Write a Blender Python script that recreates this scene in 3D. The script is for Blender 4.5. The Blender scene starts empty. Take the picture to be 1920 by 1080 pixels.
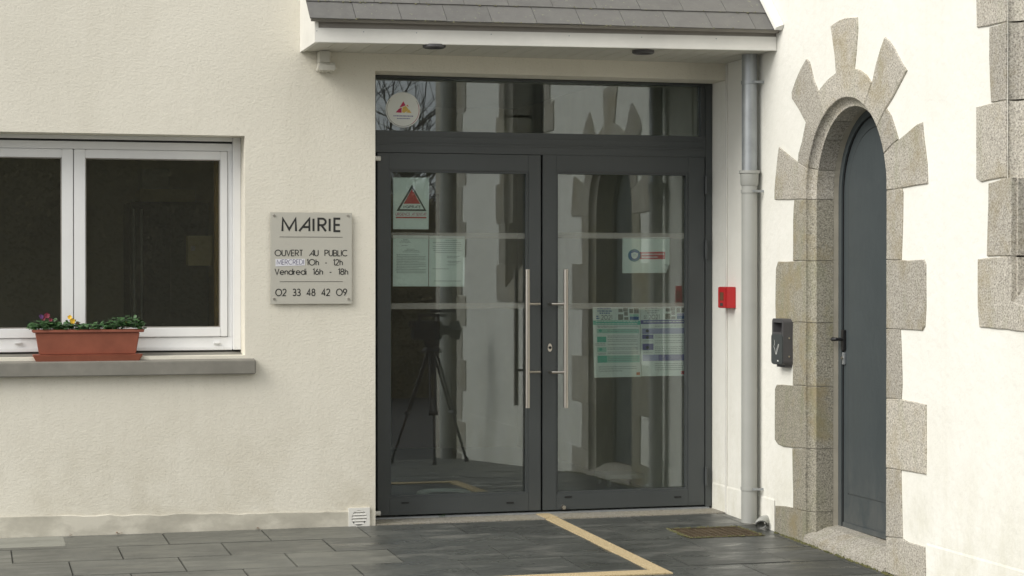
import bpy, bmesh, math, random
from mathutils import Vector, Matrix, Quaternion
from mathutils.geometry import tessellate_polygon
random.seed(7)
S = bpy.context.scene
COL = S.collection
PI = math.pi
# ------------------------------------------------------------------ camera
F_PX = 3722.0; YAW = math.radians(15.345); PITCH = math.radians(-0.4886); CAMZ = 1.43
cam = bpy.data.cameras.new('camera'); co = bpy.data.objects.new('camera', cam); COL.objects.link(co)
co.location = (0, 0, CAMZ); co.rotation_euler = (PI/2 + PITCH, 0, -YAW)
cam.sensor_width = 36; cam.lens = F_PX/1920*36; cam.clip_start = 0.1; cam.clip_end = 400
S.camera = co
S.render.resolution_x = 1920; S.render.resolution_y = 1080
# ------------------------------------------------------------------ light
SUN_EL = math.radians(38); SUN_AZ = math.radians(-112)      # azimuth from +Y, clockwise; from the left, a little behind the camera
w = bpy.data.worlds.new('World'); S.world = w; w.use_nodes = True
nt = w.node_tree; bg = nt.nodes['Background']
sky = nt.nodes.new('ShaderNodeTexSky'); sky.sky_type = 'NISHITA'; sky.sun_disc = False
sky.sun_elevation = SUN_EL; sky.sun_rotation = SUN_AZ; sky.air_density = 1.0; sky.dust_density = 4.0; sky.ozone_density = 1.0
hs = nt.nodes.new('ShaderNodeHueSaturation'); hs.inputs['Saturation'].default_value = 0.30
nt.links.new(sky.outputs[0], hs.inputs['Color']); bg.inputs[1].default_value = 0.15
# thin high overcast over the clear sky
tc = nt.nodes.new('ShaderNodeTexCoord'); cn = nt.nodes.new('ShaderNodeTexNoise'); cn.inputs['Scale'].default_value = 2.2; cn.inputs['Detail'].default_value = 6
cr = nt.nodes.new('ShaderNodeValToRGB'); cr.color_ramp.elements[0].position = .3; cr.color_ramp.elements[0].color = (4.5, 4.65, 4.85, 1); cr.color_ramp.elements[1].position = .75; cr.color_ramp.elements[1].color = (6.1, 6.1, 6.0, 1)
cm = nt.nodes.new('ShaderNodeMix'); cm.data_type = 'RGBA'; cm.inputs[0].default_value = .72
nt.links.new(tc.outputs['Generated'], cn.inputs['Vector']); nt.links.new(cn.outputs['Fac'], cr.inputs[0])
nt.links.new(hs.outputs[0], cm.inputs[6]); nt.links.new(cr.outputs[0], cm.inputs[7]); nt.links.new(cm.outputs[2], bg.inputs[0])
sl = bpy.data.lights.new('sun', 'SUN'); sl.energy = 1.5; sl.angle = math.radians(35); sl.color = (1.0, 0.965, 0.90)
so = bpy.data.objects.new('sun', sl); COL.objects.link(so)
d = Vector((math.sin(SUN_AZ)*math.cos(SUN_EL), math.cos(SUN_AZ)*math.cos(SUN_EL), math.sin(SUN_EL)))
so.rotation_euler = d.to_track_quat('Z', 'Y').to_euler(); so.location = d*30
S.view_settings.view_transform = 'Standard'; S.view_settings.look = 'None'
S.view_settings.exposure = 0.45; S.view_settings.gamma = 1; S.view_settings.use_curve_mapping = False

# ------------------------------------------------------------------ measuring: where a sight line meets a real plane of the place
_R = co.rotation_euler.to_matrix()
def ray(px, py): return (_R @ Vector(((px-960)/F_PX, (540-py)/F_PX, -1.0)))
def onY(px, py, Y): r = ray(px, py); t = Y/r.y; return r.x*t, CAMZ + r.z*t
def onX(px, py, X): r = ray(px, py); t = X/r.x; return r.y*t, CAMZ + r.z*t
def onG(px, py):
    z = 0.0
    for _ in range(8):
        r = ray(px, py); t = (z-CAMZ)/r.z; z = GZ(r.y*t)
    return r.x*t, r.y*t
PROF = [(-90, -1.6), (-12, -.55), (0, -.42), (4.9, -.28), (8.76, -.042), (10.98, -.002), (30, -.002)]
def GZ(y):
    for (a, za), (b, zb) in zip(PROF, PROF[1:]):
        if y <= b: return za + (zb-za)*(max(y, a)-a)/(b-a)
    return PROF[-1][1]
YA, YD, YW, XB = 10.98, 11.25, 11.17, 4.327      # front wall, door glass, window frame, side wall

# ------------------------------------------------------------------ materials
class N:
    def __init__(s, name):
        s.m = bpy.data.materials.new(name); s.m.use_nodes = True; s.t = s.m.node_tree; s.b = s.t.nodes['Principled BSDF']
        s.out = s.t.nodes['Material Output']
    def n(s, ty, **k):
        x = s.t.nodes.new('ShaderNode'+ty)
        for a, v in k.items(): setattr(x, a, v)
        return x
    def l(s, a, b): s.t.links.new(a, b)
    def pos(s): return s.n('NewGeometry').outputs['Position']
    def mapped(s, src, scale=(1, 1, 1)):
        m = s.n('Mapping'); m.inputs['Scale'].default_value = scale; s.l(src, m.inputs['Vector']); return m.outputs[0]
    def noise(s, vec, scale, detail=4, rough=.6):
        x = s.n('TexNoise'); x.inputs['Scale'].default_value = scale; x.inputs['Detail'].default_value = detail; x.inputs['Roughness'].default_value = rough
        s.l(vec, x.inputs['Vector']); return x.outputs['Fac']
    def ramp(s, fac, stops):
        x = s.n('ValToRGB'); e = x.color_ramp.elements
        while len(e) < len(stops): e.new(.5)
        for el, (p, c) in zip(e, stops):
            el.position = p; el.color = (c, c, c, 1) if isinstance(c, (int, float)) else (*c, 1)
        s.l(fac, x.inputs['Fac']); return x.outputs['Color']
    def mix(s, fac, a, b, mode='MIX'):
        x = s.n('Mix', data_type='RGBA', blend_type=mode)
        for sock, v in ((x.inputs[0], fac), (x.inputs[6], a), (x.inputs[7], b)):
            if isinstance(v, (int, float)): sock.default_value = v
            elif isinstance(v, tuple): sock.default_value = (*v, 1)
            else: s.l(v, sock)
        return x.outputs[2]
    def math(s, op, a, b=0.0, clamp=False):
        x = s.n('Math', operation=op, use_clamp=clamp)
        for sock, v in ((x.inputs[0], a), (x.inputs[1], b)):
            if isinstance(v, (int, float)): sock.default_value = v
            else: s.l(v, sock)
        return x.outputs[0]
    def bump(s, h, strength, dist):
        x = s.n('Bump'); x.inputs['Strength'].default_value = strength; x.inputs['Distance'].default_value = dist
        s.l(h, x.inputs['Height']); s.l(x.outputs[0], s.b.inputs['Normal'])
    def col(s, c):
        if isinstance(c, tuple): s.b.inputs['Base Color'].default_value = (*c, 1)
        else: s.l(c, s.b.inputs['Base Color'])
    def sep(s, v):
        x = s.n('SeparateXYZ'); s.l(v, x.inputs[0]); return x.outputs

def simple(name, c, rough=.5, metal=0, var=.08, scale=6, bump=0, bscale=200, spec=.5):
    m = N(name); p = m.pos(); f = m.noise(p, scale)
    m.col(m.ramp(f, [(.25, tuple(x*(1-var) for x in c)), (.75, tuple(min(1, x*(1+var)) for x in c))]))
    m.b.inputs['Roughness'].default_value = rough; m.b.inputs['Metallic'].default_value = metal
    m.b.inputs['Specular IOR Level'].default_value = spec
    if bump: m.bump(m.noise(p, bscale, 2), bump, .001)
    return m.m

def mat_render():
    m = N('cream_roughcast'); p = m.pos(); x, y, z = m.sep(p)
    big = m.noise(p, 1.1, 5); base = m.ramp(big, [(.3, (.725, .69, .59)), (.7, (.785, .75, .65))])
    ps = m.mapped(p, (3.5, 3.5, .35)); st = m.noise(ps, 1.6, 5, .7)           # rain streaks
    base = m.mix(m.math('MULTIPLY', m.ramp(st, [(.50, 0.), (.75, 1.)]), .17), base, (.50, .46, .36))
    low = m.math('SUBTRACT', .75, z, True); low = m.math('MULTIPLY', low, m.ramp(m.noise(p, 3, 6, .7), [(.42, 0.), (.68, 1.)]))
    base = m.mix(m.math('MULTIPLY', low, .6), base, (.43, .38, .27))
    spk = m.noise(p, 130, 2); base = m.mix(m.math('MULTIPLY', m.ramp(spk, [(.28, 1.), (.38, 0.)]), .25), base, (.38, .35, .28))
    m.col(base); m.b.inputs['Roughness'].default_value = .95; m.b.inputs['Specular IOR Level'].default_value = .15
    h = m.math('ADD', m.noise(m.mapped(p, (1, 1, 1.35)), 74, 4, .6), m.math('MULTIPLY', m.noise(p, 22, 2), .35))
    m.bump(h, .5, .005); return m.m
def mat_smooth_white():
    m = N('white_smooth_render'); p = m.pos(); x, y, z = m.sep(p)
    base = m.ramp(m.noise(p, 1.5, 5), [(.3, (.80, .79, .72)), (.7, (.86, .85, .79))])
    low = m.math('SUBTRACT', .9, z, True); low = m.math('MULTIPLY', low, m.ramp(m.noise(m.mapped(p, (2, 2, 1)), 2.6, 6, .75), [(.4, 0.), (.72, 1.)]))
    base = m.mix(m.math('MULTIPLY', low, .55), base, (.52, .50, .36))
    ps = m.noise(m.mapped(p, (6, 6, .4)), 1.5, 4); base = m.mix(m.math('MULTIPLY', m.ramp(ps, [(.55, 0.), (.8, 1.)]), .15), base, (.60, .56, .42))
    m.col(base); m.b.inputs['Roughness'].default_value = .85; m.b.inputs['Specular IOR Level'].default_value = .2
    m.bump(m.math('ADD', m.noise(p, 22, 5), m.math('MULTIPLY', m.noise(p, 4, 2), 1.5)), .5, .008); return m.m
def mat_plinth():
    m = N('weathered_cement'); p = m.pos()
    c = m.ramp(m.noise(m.mapped(p, (1, 1, 1.6)), 3.2, 7, .62), [(.42, (.64, .61, .52)), (.52, (.50, .475, .40)), (.66, (.39, .37, .31))])
    c = m.mix(m.math('MULTIPLY', m.noise(p, 60, 3), .25), c, (.55, .52, .43)); m.col(c)
    m.b.inputs['Roughness'].default_value = .9; m.bump(m.noise(p, 30, 5), .4, .004); return m.m
def mat_granite(name, tint=(1, 1, 1), dirt=.5):
    m = N(name); p = m.pos(); oi = m.n('ObjectInfo').outputs['Random']
    v = m.n('TexVoronoi'); v.inputs['Scale'].default_value = 170; m.l(p, v.inputs['Vector'])
    t = lambda c: tuple(a*b for a, b in zip(c, tint))
    g = m.ramp(m.noise(p, 125, 3, .7), [(.30, t((.17, .158, .135))), (.43, t((.365, .34, .29))), (.56, t((.51, .48, .415))), (.70, t((.68, .645, .57)))])
    sx = m.sep(v.outputs['Color'])[0]
    g = m.mix(m.ramp(sx, [(.82, 0.), (.90, .5)]), g, t((.13, .12, .11)))
    big = m.noise(p, 3.3, 5, .7)
    g = m.mix(m.math('MULTIPLY', m.ramp(big, [(.50, 0.), (.66, 1.)]), dirt), g, (.30, .25, .14))
    grn = m.noise(m.mapped(p, (2, 5, 1.2)), 1.4, 4, .7); g = m.mix(m.math('MULTIPLY', m.ramp(grn, [(.52, 0.), (.68, 1.)]), dirt*.55), g, (.22, .235, .12))
    k = m.math('ADD', m.math('MULTIPLY', oi, .36), .80); kk = m.n('CombineColor')
    for i in range(3): m.l(k, kk.inputs[i])
    m.col(m.mix(1.0, g, kk.outputs[0], 'MULTIPLY')); m.b.inputs['Roughness'].default_value = .85; m.b.inputs['Specular IOR Level'].default_value = .25
    m.bump(m.math('ADD', m.noise(p, 90, 3), m.noise(p, 14, 4)), .4, .004); return m.m
def mat_slab(name, a, b, stain, rough=.6):
    m = N(name); p = m.pos(); oi = m.n('ObjectInfo').outputs['Random']
    c = m.ramp(m.noise(p, 2.1, 6, .65), [(.32, a), (.68, b)])
    s = m.noise(m.mapped(p, (1, 2.4, 1)), 2.6, 5, .6); c = m.mix(m.math('MULTIPLY', m.ramp(s, [(.53, 0.), (.66, 1.)]), .5), c, stain)
    s2 = m.noise(p, 45, 4); c = m.mix(m.math('MULTIPLY', s2, .35), c, tuple(x*.55 for x in a))
    k = m.math('ADD', m.math('MULTIPLY', oi, .22), .88); kk = m.n('CombineColor')
    for i in range(3): m.l(k, kk.inputs[i])
    m.col(m.mix(1.0, c, kk.outputs[0], 'MULTIPLY'))
    m.l(m.ramp(s, [(.4, rough-.22), (.7, rough+.2)]), m.b.inputs['Roughness']); m.bump(m.math('ADD', m.noise(p, 70, 4), m.noise(p, 9, 3)), .3, .003); return m.m
def mat_slate():
    m = N('slate'); p = m.pos(); oi = m.n('ObjectInfo').outputs['Random']
    k = m.ramp(oi, [(0., (.104, .101, .097)), (1., (.124, .12, .115))])
    k = m.mix(m.math('MULTIPLY', m.ramp(m.noise(p, 14, 6, .7), [(.35, 0.), (.7, 1.)]), .55), k, (.165, .165, .15))
    lic = m.ramp(m.noise(p, 55, 3, .6), [(.66, 0.), (.70, 1.)]); k = m.mix(m.math('MULTIPLY', lic, .5), k, (.30, .32, .18))
    m.col(k); m.b.inputs['Roughness'].default_value = .55; m.bump(m.noise(p, 30, 5), .3, .003); return m.m
def mat_glass(name, tint=(.93, .975, .95), refl=.095):
    m = N(name); t = m.t; tr = m.n('BsdfTransparent'); gl = m.n('BsdfGlossy'); tr.inputs[0].default_value = (*tint, 1)
    gl.inputs['Roughness'].default_value = 0.0; gl.inputs[0].default_value = (.93, .97, 1, 1)
    fr = m.n('Fresnel'); fr.inputs[0].default_value = 1.45; f = m.math('ADD', fr.outputs[0], refl-.035, True)
    mx = m.n('MixShader'); m.l(f, mx.inputs[0]); m.l(tr.outputs[0], mx.inputs[1]); m.l(gl.outputs[0], mx.inputs[2]); df = m.n('BsdfDiffuse'); df.inputs[0].default_value = (.6, .6, .55, 1); m2 = m.n('MixShader'); m2.inputs[0].default_value = .02; m.l(mx.outputs[0], m2.inputs[1]); m.l(df.outputs[0], m2.inputs[2]); m.l(m2.outputs[0], m.out.inputs[0])
    return m.m
def mat_film():
    m = N('frosted_film'); tr = m.n('BsdfTransparent'); df = m.n('BsdfDiffuse'); df.inputs[0].default_value = (.55, .56, .5, 1)
    mx = m.n('MixShader'); mx.inputs[0].default_value = .16; m.l(tr.outputs[0], mx.inputs[1]); m.l(df.outputs[0], mx.inputs[2]); m.l(mx.outputs[0], m.out.inputs[0]); return m.m
def mat_rust():
    m = N('rusty_iron'); p = m.pos(); m.col(m.ramp(m.noise(p, 14, 6, .7), [(.3, (.05, .036, .02)), (.55, (.09, .064, .034)), (.75, (.12, .095, .055))]))
    m.b.inputs['Roughness'].default_value = .85; m.bump(m.noise(p, 60, 4), .6, .004); return m.m
def mat_strip():
    m = N('beige_resin_grit'); p = m.pos(); m.col(m.ramp(m.noise(p, 160, 3, .8), [(.35, (.30, .22, .11)), (.55, (.58, .46, .27)), (.7, (.74, .64, .42))]))
    m.b.inputs['Roughness'].default_value = .9; m.bump(m.noise(p, 140, 2), .7, .004); return m.m
def mat_leaf(name, a, b, scale=14):
    m = N(name); p = m.pos(); m.col(m.ramp(m.noise(p, scale, 3), [(.35, a), (.65, b)])); m.b.inputs['Roughness'].default_value = .5
    m.b.inputs['Transmission Weight'].default_value = 0; return m.m

def mat_door():
    m = N('anthracite_door_paint'); p = m.pos(); z = m.sep(p)[2]
    c = m.ramp(m.noise(p, 1.6, 4), [(.3, (.056, .068, .072)), (.7, (.066, .079, .083))])
    d_ = m.math('MULTIPLY', m.math('SUBTRACT', .55, z, True), m.ramp(m.noise(m.mapped(p, (1, 1, .5)), 9, 6, .7), [(.4, 0.), (.7, 1.)]))
    c = m.mix(m.math('MULTIPLY', d_, .9), c, (.17, .165, .15)); m.col(c)
    m.l(m.ramp(m.noise(m.mapped(p, (3, 3, 1)), 3, 5), [(.3, .28), (.7, .5)]), m.b.inputs['Roughness']); m.bump(m.noise(p, 60, 3), .12, .001); return m.m
M = dict(render=mat_render(), white=mat_smooth_white(), plinth=mat_plinth(), granite=mat_granite('granite'), granitemshade=mat_granite('shaded_mossy_granite', (.76, .76, .71), .75), granite2=mat_granite('clean_granite', (.62, .62, .62), .25),  # far jamb granite: green stains, plus canopy shade painted in as a darker tint
    mortar=simple('lime_mortar', (.40, .37, .30), .95, var=.15, bump=.5), slab=mat_slab('grey_slab', (.105, .107, .095), (.16, .162, .143), (.24, .235, .20)),
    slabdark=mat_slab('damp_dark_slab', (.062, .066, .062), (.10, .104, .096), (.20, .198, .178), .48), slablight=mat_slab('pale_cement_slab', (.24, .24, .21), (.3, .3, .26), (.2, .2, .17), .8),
    joint=simple('joint_sand', (.062, .062, .053), .95, var=.3, scale=30), asphalt=simple('asphalt', (.055, .055, .052), .9, var=.25, scale=8, bump=.6, bscale=120),
    slate=mat_slate(), slateunder=simple('slate_batten_grey', (.30, .28, .25), .8, var=.1), glass=mat_glass('door_glass'), wglass=mat_glass('window_glass', (.94, .95, .9), .075), film=mat_film(),
    anth=simple('anthracite_paint', (.060, .067, .067), .42, var=.06, scale=3), anth2=mat_door(),
    gasket=simple('black_rubber', (.012, .012, .012), .6), pvc=simple('white_pvc', (.83, .83, .82), .32, var=.03, scale=3), paint=simple('white_paint', (.74, .73, .68), .55, var=.07, scale=5),
    soffit=simple('off_white_soffit_pvc', (.56, .545, .48), .5, var=.05, scale=4), sill=simple('grey_sill_concrete', (.225, .215, .185), .85, var=.16, scale=7, bump=.4, bscale=90),
    terra=simple('terracotta_plastic', (.30, .095, .055), .55, var=.16, scale=11), soil=simple('potting_soil', (.03, .02, .014), .95, var=.3, scale=40, bump=.8),
    plexi=simple('smoked_acrylic', (.50, .485, .425), .22, var=.02, scale=2), ink=simple('black_ink', (.02, .02, .018), .6), steel=simple('brushed_steel', (.60, .56, .50), .28, 1, var=.05, scale=30),
    zinc=simple('weathered_zinc', (.34, .36, .37), .42, .55, var=.14, scale=9), gpvc=simple('grey_pvc', (.36, .365, .34), .5, var=.06, scale=4), red=simple('red_plastic', (.50, .018, .022), .38, var=.03),
    black=simple('black_plastic', (.016, .016, .017), .42), grey=simple('dark_grey_metal', (.082, .08, .082), .45, var=.05), rust=mat_rust(), strip=mat_strip(),
    paper=simple('white_paper', (.80, .82, .78), .8, var=.02), label=simple('white_label', (.70, .70, .74), .6, var=.03), pink=simple('violet_ink', (.10, .09, .17), .7),
    redprint=simple('red_print', (.55, .05, .05), .6), greenp=simple('green_print', (.13, .50, .38), .6), greenl=simple('pale_green_print', (.42, .66, .56), .6), greydk=simple('charcoal_print', (.06, .065, .06), .6),
    textp=simple('grey_print', (.33, .35, .34), .7), purple=simple('purple_print', (.14, .13, .33), .6), purplel=simple('pale_purple_print', (.36, .36, .55), .6), bluep=simple('blue_print', (.06, .14, .32), .6), teal=simple('teal_print', (.05, .20, .27), .6),
    orange=simple('orange_print', (.68, .20, .06), .6), yellow=simple('yellow_print', (.72, .50, .12), .6), crimson=simple('crimson_print', (.50, .03, .10), .6), photo=simple('photo_print', (.24, .22, .18), .6, var=.5, scale=70),
    leaf=mat_leaf('pansy_leaf', (.025, .075, .022), (.07, .15, .045), 60), hedge=mat_leaf('hedge_leaf', (.21, .185, .10), (.30, .26, .145)), bark=simple('dark_bark', (.05, .042, .034), .9, var=.3, scale=12),
    moss=mat_leaf('moss', (.06, .065, .02), (.14, .13, .045), 60), petaly=simple('yellow_petal', (.80, .48, .03), .6), petalr=simple('maroon_petal', (.17, .012, .03), .6), petalp=simple('purple_petal', (.10, .03, .13), .6),
    wood=simple('brown_wood', (.16, .075, .035), .5, var=.2, scale=10), iwall=simple('interior_cream', (.68, .63, .50), .8), iceil=simple('interior_ceiling', (.5, .5, .47), .9), ifloor=simple('interior_floor', (.14, .15, .16), .35, var=.15),
    cabinet=simple('dark_cabinet', (.03, .03, .028), .5), carton=simple('beige_carton', (.44, .37, .20), .7), curtain=simple('ochre_curtain', (.40, .27, .09), .8), dried=simple('dried_leaf', (.16, .07, .03), .8))

# ------------------------------------------------------------------ mesh helpers
class MB:
    def __init__(s): s.v = []; s.f = []
    def add(s, vs, fs):
        o = len(s.v); s.v += [tuple(v) for v in vs]; s.f += [tuple(i+o for i in f) for f in fs]; return s
    def box(s, x0, x1, y0, y1, z0, z1):
        vs = [(x, y, z) for x in (x0, x1) for y in (y0, y1) for z in (z0, z1)]
        return s.add(vs, [(0, 1, 3, 2), (4, 6, 7, 5), (0, 4, 5, 1), (2, 3, 7, 6), (0, 2, 6, 4), (1, 5, 7, 3)])
    def hexa(s, lo, hi):        # two rings of equal length
        n = len(lo); fs = [tuple(range(n))[::-1], tuple(range(n, 2*n))] + [(i, (i+1) % n, n+(i+1) % n, n+i) for i in range(n)]
        return s.add(list(lo)+list(hi), fs)
    def tube(s, pts, r, n=8, caps=True):
        pts = [Vector(p) for p in pts]; rs = r if isinstance(r, (list, tuple)) else [r]*len(pts); rings = []
        for i, p in enumerate(pts):
            t = (pts[min(i+1, len(pts)-1)]-pts[max(i-1, 0)]).normalized()
            a = t.cross(Vector((0, 0, 1)) if abs(t.z) < .9 else Vector((1, 0, 0))).normalized(); b = t.cross(a)
            rings.append([p+(a*math.cos(2*PI*k/n)+b*math.sin(2*PI*k/n))*rs[i] for k in range(n)])
        o = len(s.v); s.v += [tuple(v) for rg in rings for v in rg]
        for i in range(len(pts)-1):
            for k in range(n): s.f.append((o+i*n+k, o+i*n+(k+1) % n, o+(i+1)*n+(k+1) % n, o+(i+1)*n+k))
        if caps: s.f.append(tuple(o+k for k in range(n))[::-1]); s.f.append(tuple(o+(len(pts)-1)*n+k for k in range(n)))
        return s
    def build(s, name, mat, parent=None, bevel=0, smooth=False, shade_ang=None):
        me = bpy.data.meshes.new(name); me.from_pydata(s.v, [], s.f)
        bm = bmesh.new(); bm.from_mesh(me)
        bmesh.ops.recalc_face_normals(bm, faces=bm.faces)
        if bevel:
            ed = [e for e in bm.edges if len(e.link_faces) == 2 and e.calc_face_angle(0) > .6]
            bmesh.ops.bevel(bm, geom=ed, offset=bevel, segments=2, affect='EDGES', clamp_overlap=True)
        bm.to_mesh(me); bm.free(); me.materials.append(mat)
        if smooth:
            for p in me.polygons: p.use_smooth = True
            me.set_sharp_from_angle(angle=math.radians(35))
        o = bpy.data.objects.new(name, me); COL.objects.link(o)
        if parent:
            o.parent = parent; o.matrix_parent_inverse = parent.matrix_world.inverted() if False else Matrix.Translation(-parent.location)
        return o
def tag(o, label, cat, group=None, kind=None):
    if label: o['label'] = label
    if cat: o['category'] = cat
    if group: o['group'] = group
    if kind: o['kind'] = kind
    return o
def thing(name, label, cat, loc=(0, 0, 0), group=None):
    o = bpy.data.objects.new(name, None); COL.objects.link(o); o.location = loc; o.empty_display_size = .1
    return tag(o, label, cat, group)
def struct(o): o['kind'] = 'structure'; return o
def fill(outline, holes, place):     # flat polygon with holes -> MB
    mb = MB(); polys = [[Vector((a, b, 0)) for a, b in outline]] + [[Vector((a, b, 0)) for a, b in h] for h in holes]
    tris = tessellate_polygon(polys); pts = [p for q in polys for p in q]
    return mb.add([place(p.x, p.y) for p in pts], [tuple(t) for t in tris])

# ------------------------------------------------------------------ stroke lettering
def arc(cx, cy, rx, ry, a0, a1, n=14): return [(cx+rx*math.cos(math.radians(a0+(a1-a0)*i/n)), cy+ry*math.sin(math.radians(a0+(a1-a0)*i/n))) for i in range(n+1)]
G = {
 'M': (.94, [[(0, 0), (.03, 1), (.47, .14), (.91, 1), (.94, 0)]]), 'A': (.72, [[(0, 0), (.72, 1), (.72, 0)], [(.26, .33), (.72, .33)]]), 'I': (.0, [[(0, 0), (0, 1)]]),
 'R': (.56, [[(0, 0), (0, 1), (.26, 1)]+arc(.28, .74, .26, .26, 80, -80)+[(.26, .48), (0, .48)], [(.22, .48), (.56, 0)]]),
 'E': (.46, [[(.46, 1), (0, 1), (0, 0), (.46, 0)], [(0, .5), (.42, .5)]]), 'O': (1.0, [arc(.5, .5, .5, .5, 0, 360, 28)]), '0': (1.0, [arc(.5, .5, .5, .5, 0, 360, 28)]),
 'U': (.6, [[(0, 1), (0, .3)]+arc(.3, .3, .3, .3, 180, 360)+[(.6, 1)]]), 'V': (.64, [[(0, 1), (.32, 0), (.64, 1)]]), 'T': (.5, [[(0, 1), (.5, 1)], [(.25, 1), (.25, 0)]]),
 'P': (.54, [[(0, 0), (0, 1), (.26, 1)]+arc(.28, .74, .26, .26, 80, -80)+[(.26, .48), (0, .48)]]), 'L': (.42, [[(0, 1), (0, 0), (.42, 0)]]),
 'B': (.54, [[(.24, .5)]+arc(.27, .75, .24, .25, -80, 80)+[(.24, 1), (0, 1), (0, 0), (.26, 0)]+arc(.27, .25, .27, .25, -80, 80)+[(.24, .5), (0, .5)]]),
 'C': (.84, [arc(.5, .5, .5, .5, 48, 312, 22)]), 'G': (.94, [arc(.5, .5, .5, .5, 48, 355, 22)+[(.99, .46), (.55, .46)]]), 'D': (.72, [[(0, 0), (0, 1), (.24, 1)]+arc(.24, .5, .48, .5, 85, -85, 16)+[(.24, 0), (0, 0)]]),
 'N': (.66, [[(0, 0), (0, 1), (.66, 0), (.66, 1)]]), '-': (.3, [[(0, .38), (.3, .38)]]), ' ': (.32, []),
 '1': (.18, [[(0, .84), (.18, 1), (.18, 0)]]), '2': (.56, [arc(.28, .72, .27, .28, 165, -35)+[(0, 0), (.56, 0)]]),
 '3': (.54, [arc(.26, .75, .24, .25, 150, -90)+arc(.26, .26, .28, .26, 90, -150)]), '4': (.62, [[(.45, 0), (.45, 1), (0, .26), (.62, .26)]]),
 '6': (.58, [arc(.29, .29, .28, .29, 0, 360, 22), [(.06, .42), (.40, 1)]]), '8': (.56, [arc(.28, .76, .22, .24, 0, 360, 20), arc(.28, .27, .27, .27, 0, 360, 22)]),
 '9': (.58, [arc(.29, .71, .28, .29, 0, 360, 22), [(.52, .58), (.18, 0)]]),
 'h': (.44, [[(0, 1), (0, 0)], [(0, .35)]+arc(.22, .42, .22, .22, 170, 10)+[(.44, 0)]]), 'n': (.44, [[(0, .66), (0, 0)], [(0, .35)]+arc(.22, .42, .22, .22, 170, 10)+[(.44, 0)]]),
 'e': (.62, [[(.0, .33), (.62, .33)]+arc(.31, .33, .31, .33, 2, 315, 20)]), 'd': (.62, [arc(.31, .33, .31, .33, 0, 360, 20), [(.62, 1), (.62, 0)]]),
 'r': (.22, [[(0, .66), (0, 0)], [(0, .35), (.06, .55), (.22, .64)]]), 'i': (.0, [[(0, .66), (0, 0)], [(0, .92), (0, 1)]]),
}
def ribbon(mb, pts, wd, place, layer):
    P = [Vector(p) for p in pts]; L = []; Rr = []
    closed = (P[0]-P[-1]).length < 1e-6
    if closed: P = P[:-1]
    n = len(P)
    for i in range(n):
        a = P[(i-1) % n] if (closed or i > 0) else None; b = P[(i+1) % n] if (closed or i < n-1) else None
        d1 = (P[i]-a).normalized() if a is not None else None; d2 = (b-P[i]).normalized() if b is not None else None
        if d1 is None: d1 = d2
        if d2 is None: d2 = d1
        n1 = Vector((-d1.y, d1.x)); n2 = Vector((-d2.y, d2.x)); m = n1+n2
        if m.length < 1e-4: m = n1.copy()
        m.normalize(); k = min(1/max(m.dot(n1), .3), 2.2)
        L.append(P[i]+m*wd/2*k); Rr.append(P[i]-m*wd/2*k)
    vs = [place(p.x, p.y, layer) for p in L]+[place(p.x, p.y, layer) for p in Rr]
    fs = [(i, (i+1) % n, n+(i+1) % n, n+i) for i in range(n if closed else n-1)]
    mb.add(vs, fs)
def text_mb(s, x0, x1, z0, z1, place, weight, gap=.16, mb=None):
    adv = []; cur = 0
    for c in s:
        adv.append(cur); cur += G[c][0]+(gap if c != ' ' else .16)
    total = max(cur-gap, .02); hh = z1-z0; kx = (x1-x0)/total; mb = mb or MB()
    for c, a in zip(s, adv):
        for li, st in enumerate(G[c][1]):
            ribbon(mb, [(x0+(a+px)*kx, z0+pz*hh) for px, pz in st], weight, place, li)
    return mb

# ================================================================== SETTING
mb = MB(); xs = (-90, 90)
for (ya, za), (yb, zb) in zip(PROF, PROF[1:]):
    mb.add([(xs[0], ya, za-.035), (xs[1], ya, za-.035), (xs[1], yb, zb-.035), (xs[0], yb, zb-.035)], [(0, 1, 2, 3)])
mb.add([(xs[0], 30, -.037), (xs[1], 30, -.037), (xs[1], 120, -.037), (xs[0], 120, -.037)], [(0, 1, 2, 3)])
struct(mb.build('ground', M['asphalt']))
pav = bpy.data.objects.new('pavement', None); COL.objects.link(pav); struct(pav)
ys = [4.95]+[y for y, _ in PROF if 4.95 < y < 10.97]+[10.975]
mb = MB()
for a, b in zip(ys, ys[1:]): mb.add([(-3, a, GZ(a)-.007), (XB, a, GZ(a)-.007), (XB, b, GZ(b)-.007), (-3, b, GZ(b)-.007)], [(0, 1, 2, 3)])
jf = mb.build('joint_fill', M['joint'], pav); jf['kind'] = 'structure'
RH, SW = .43, .54
CH = (3.77, 4.20, 10.09, 10.48)         # manhole
def slab_piece(x0, x1, y0, y1, m, g=.0035):
    if x1-x0 < .03 or y1-y0 < .03: return
    j = random.uniform(-.0012, .0012); t = random.uniform(-.0008, .0008)
    lo = [(x0+g, y0+g), (x1-g, y0+g), (x1-g, y1-g), (x0+g, y1-g)]
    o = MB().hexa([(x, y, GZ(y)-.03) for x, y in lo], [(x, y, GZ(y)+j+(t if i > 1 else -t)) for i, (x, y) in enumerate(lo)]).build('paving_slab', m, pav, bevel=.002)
k = 0; y1 = YA-.005
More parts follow.
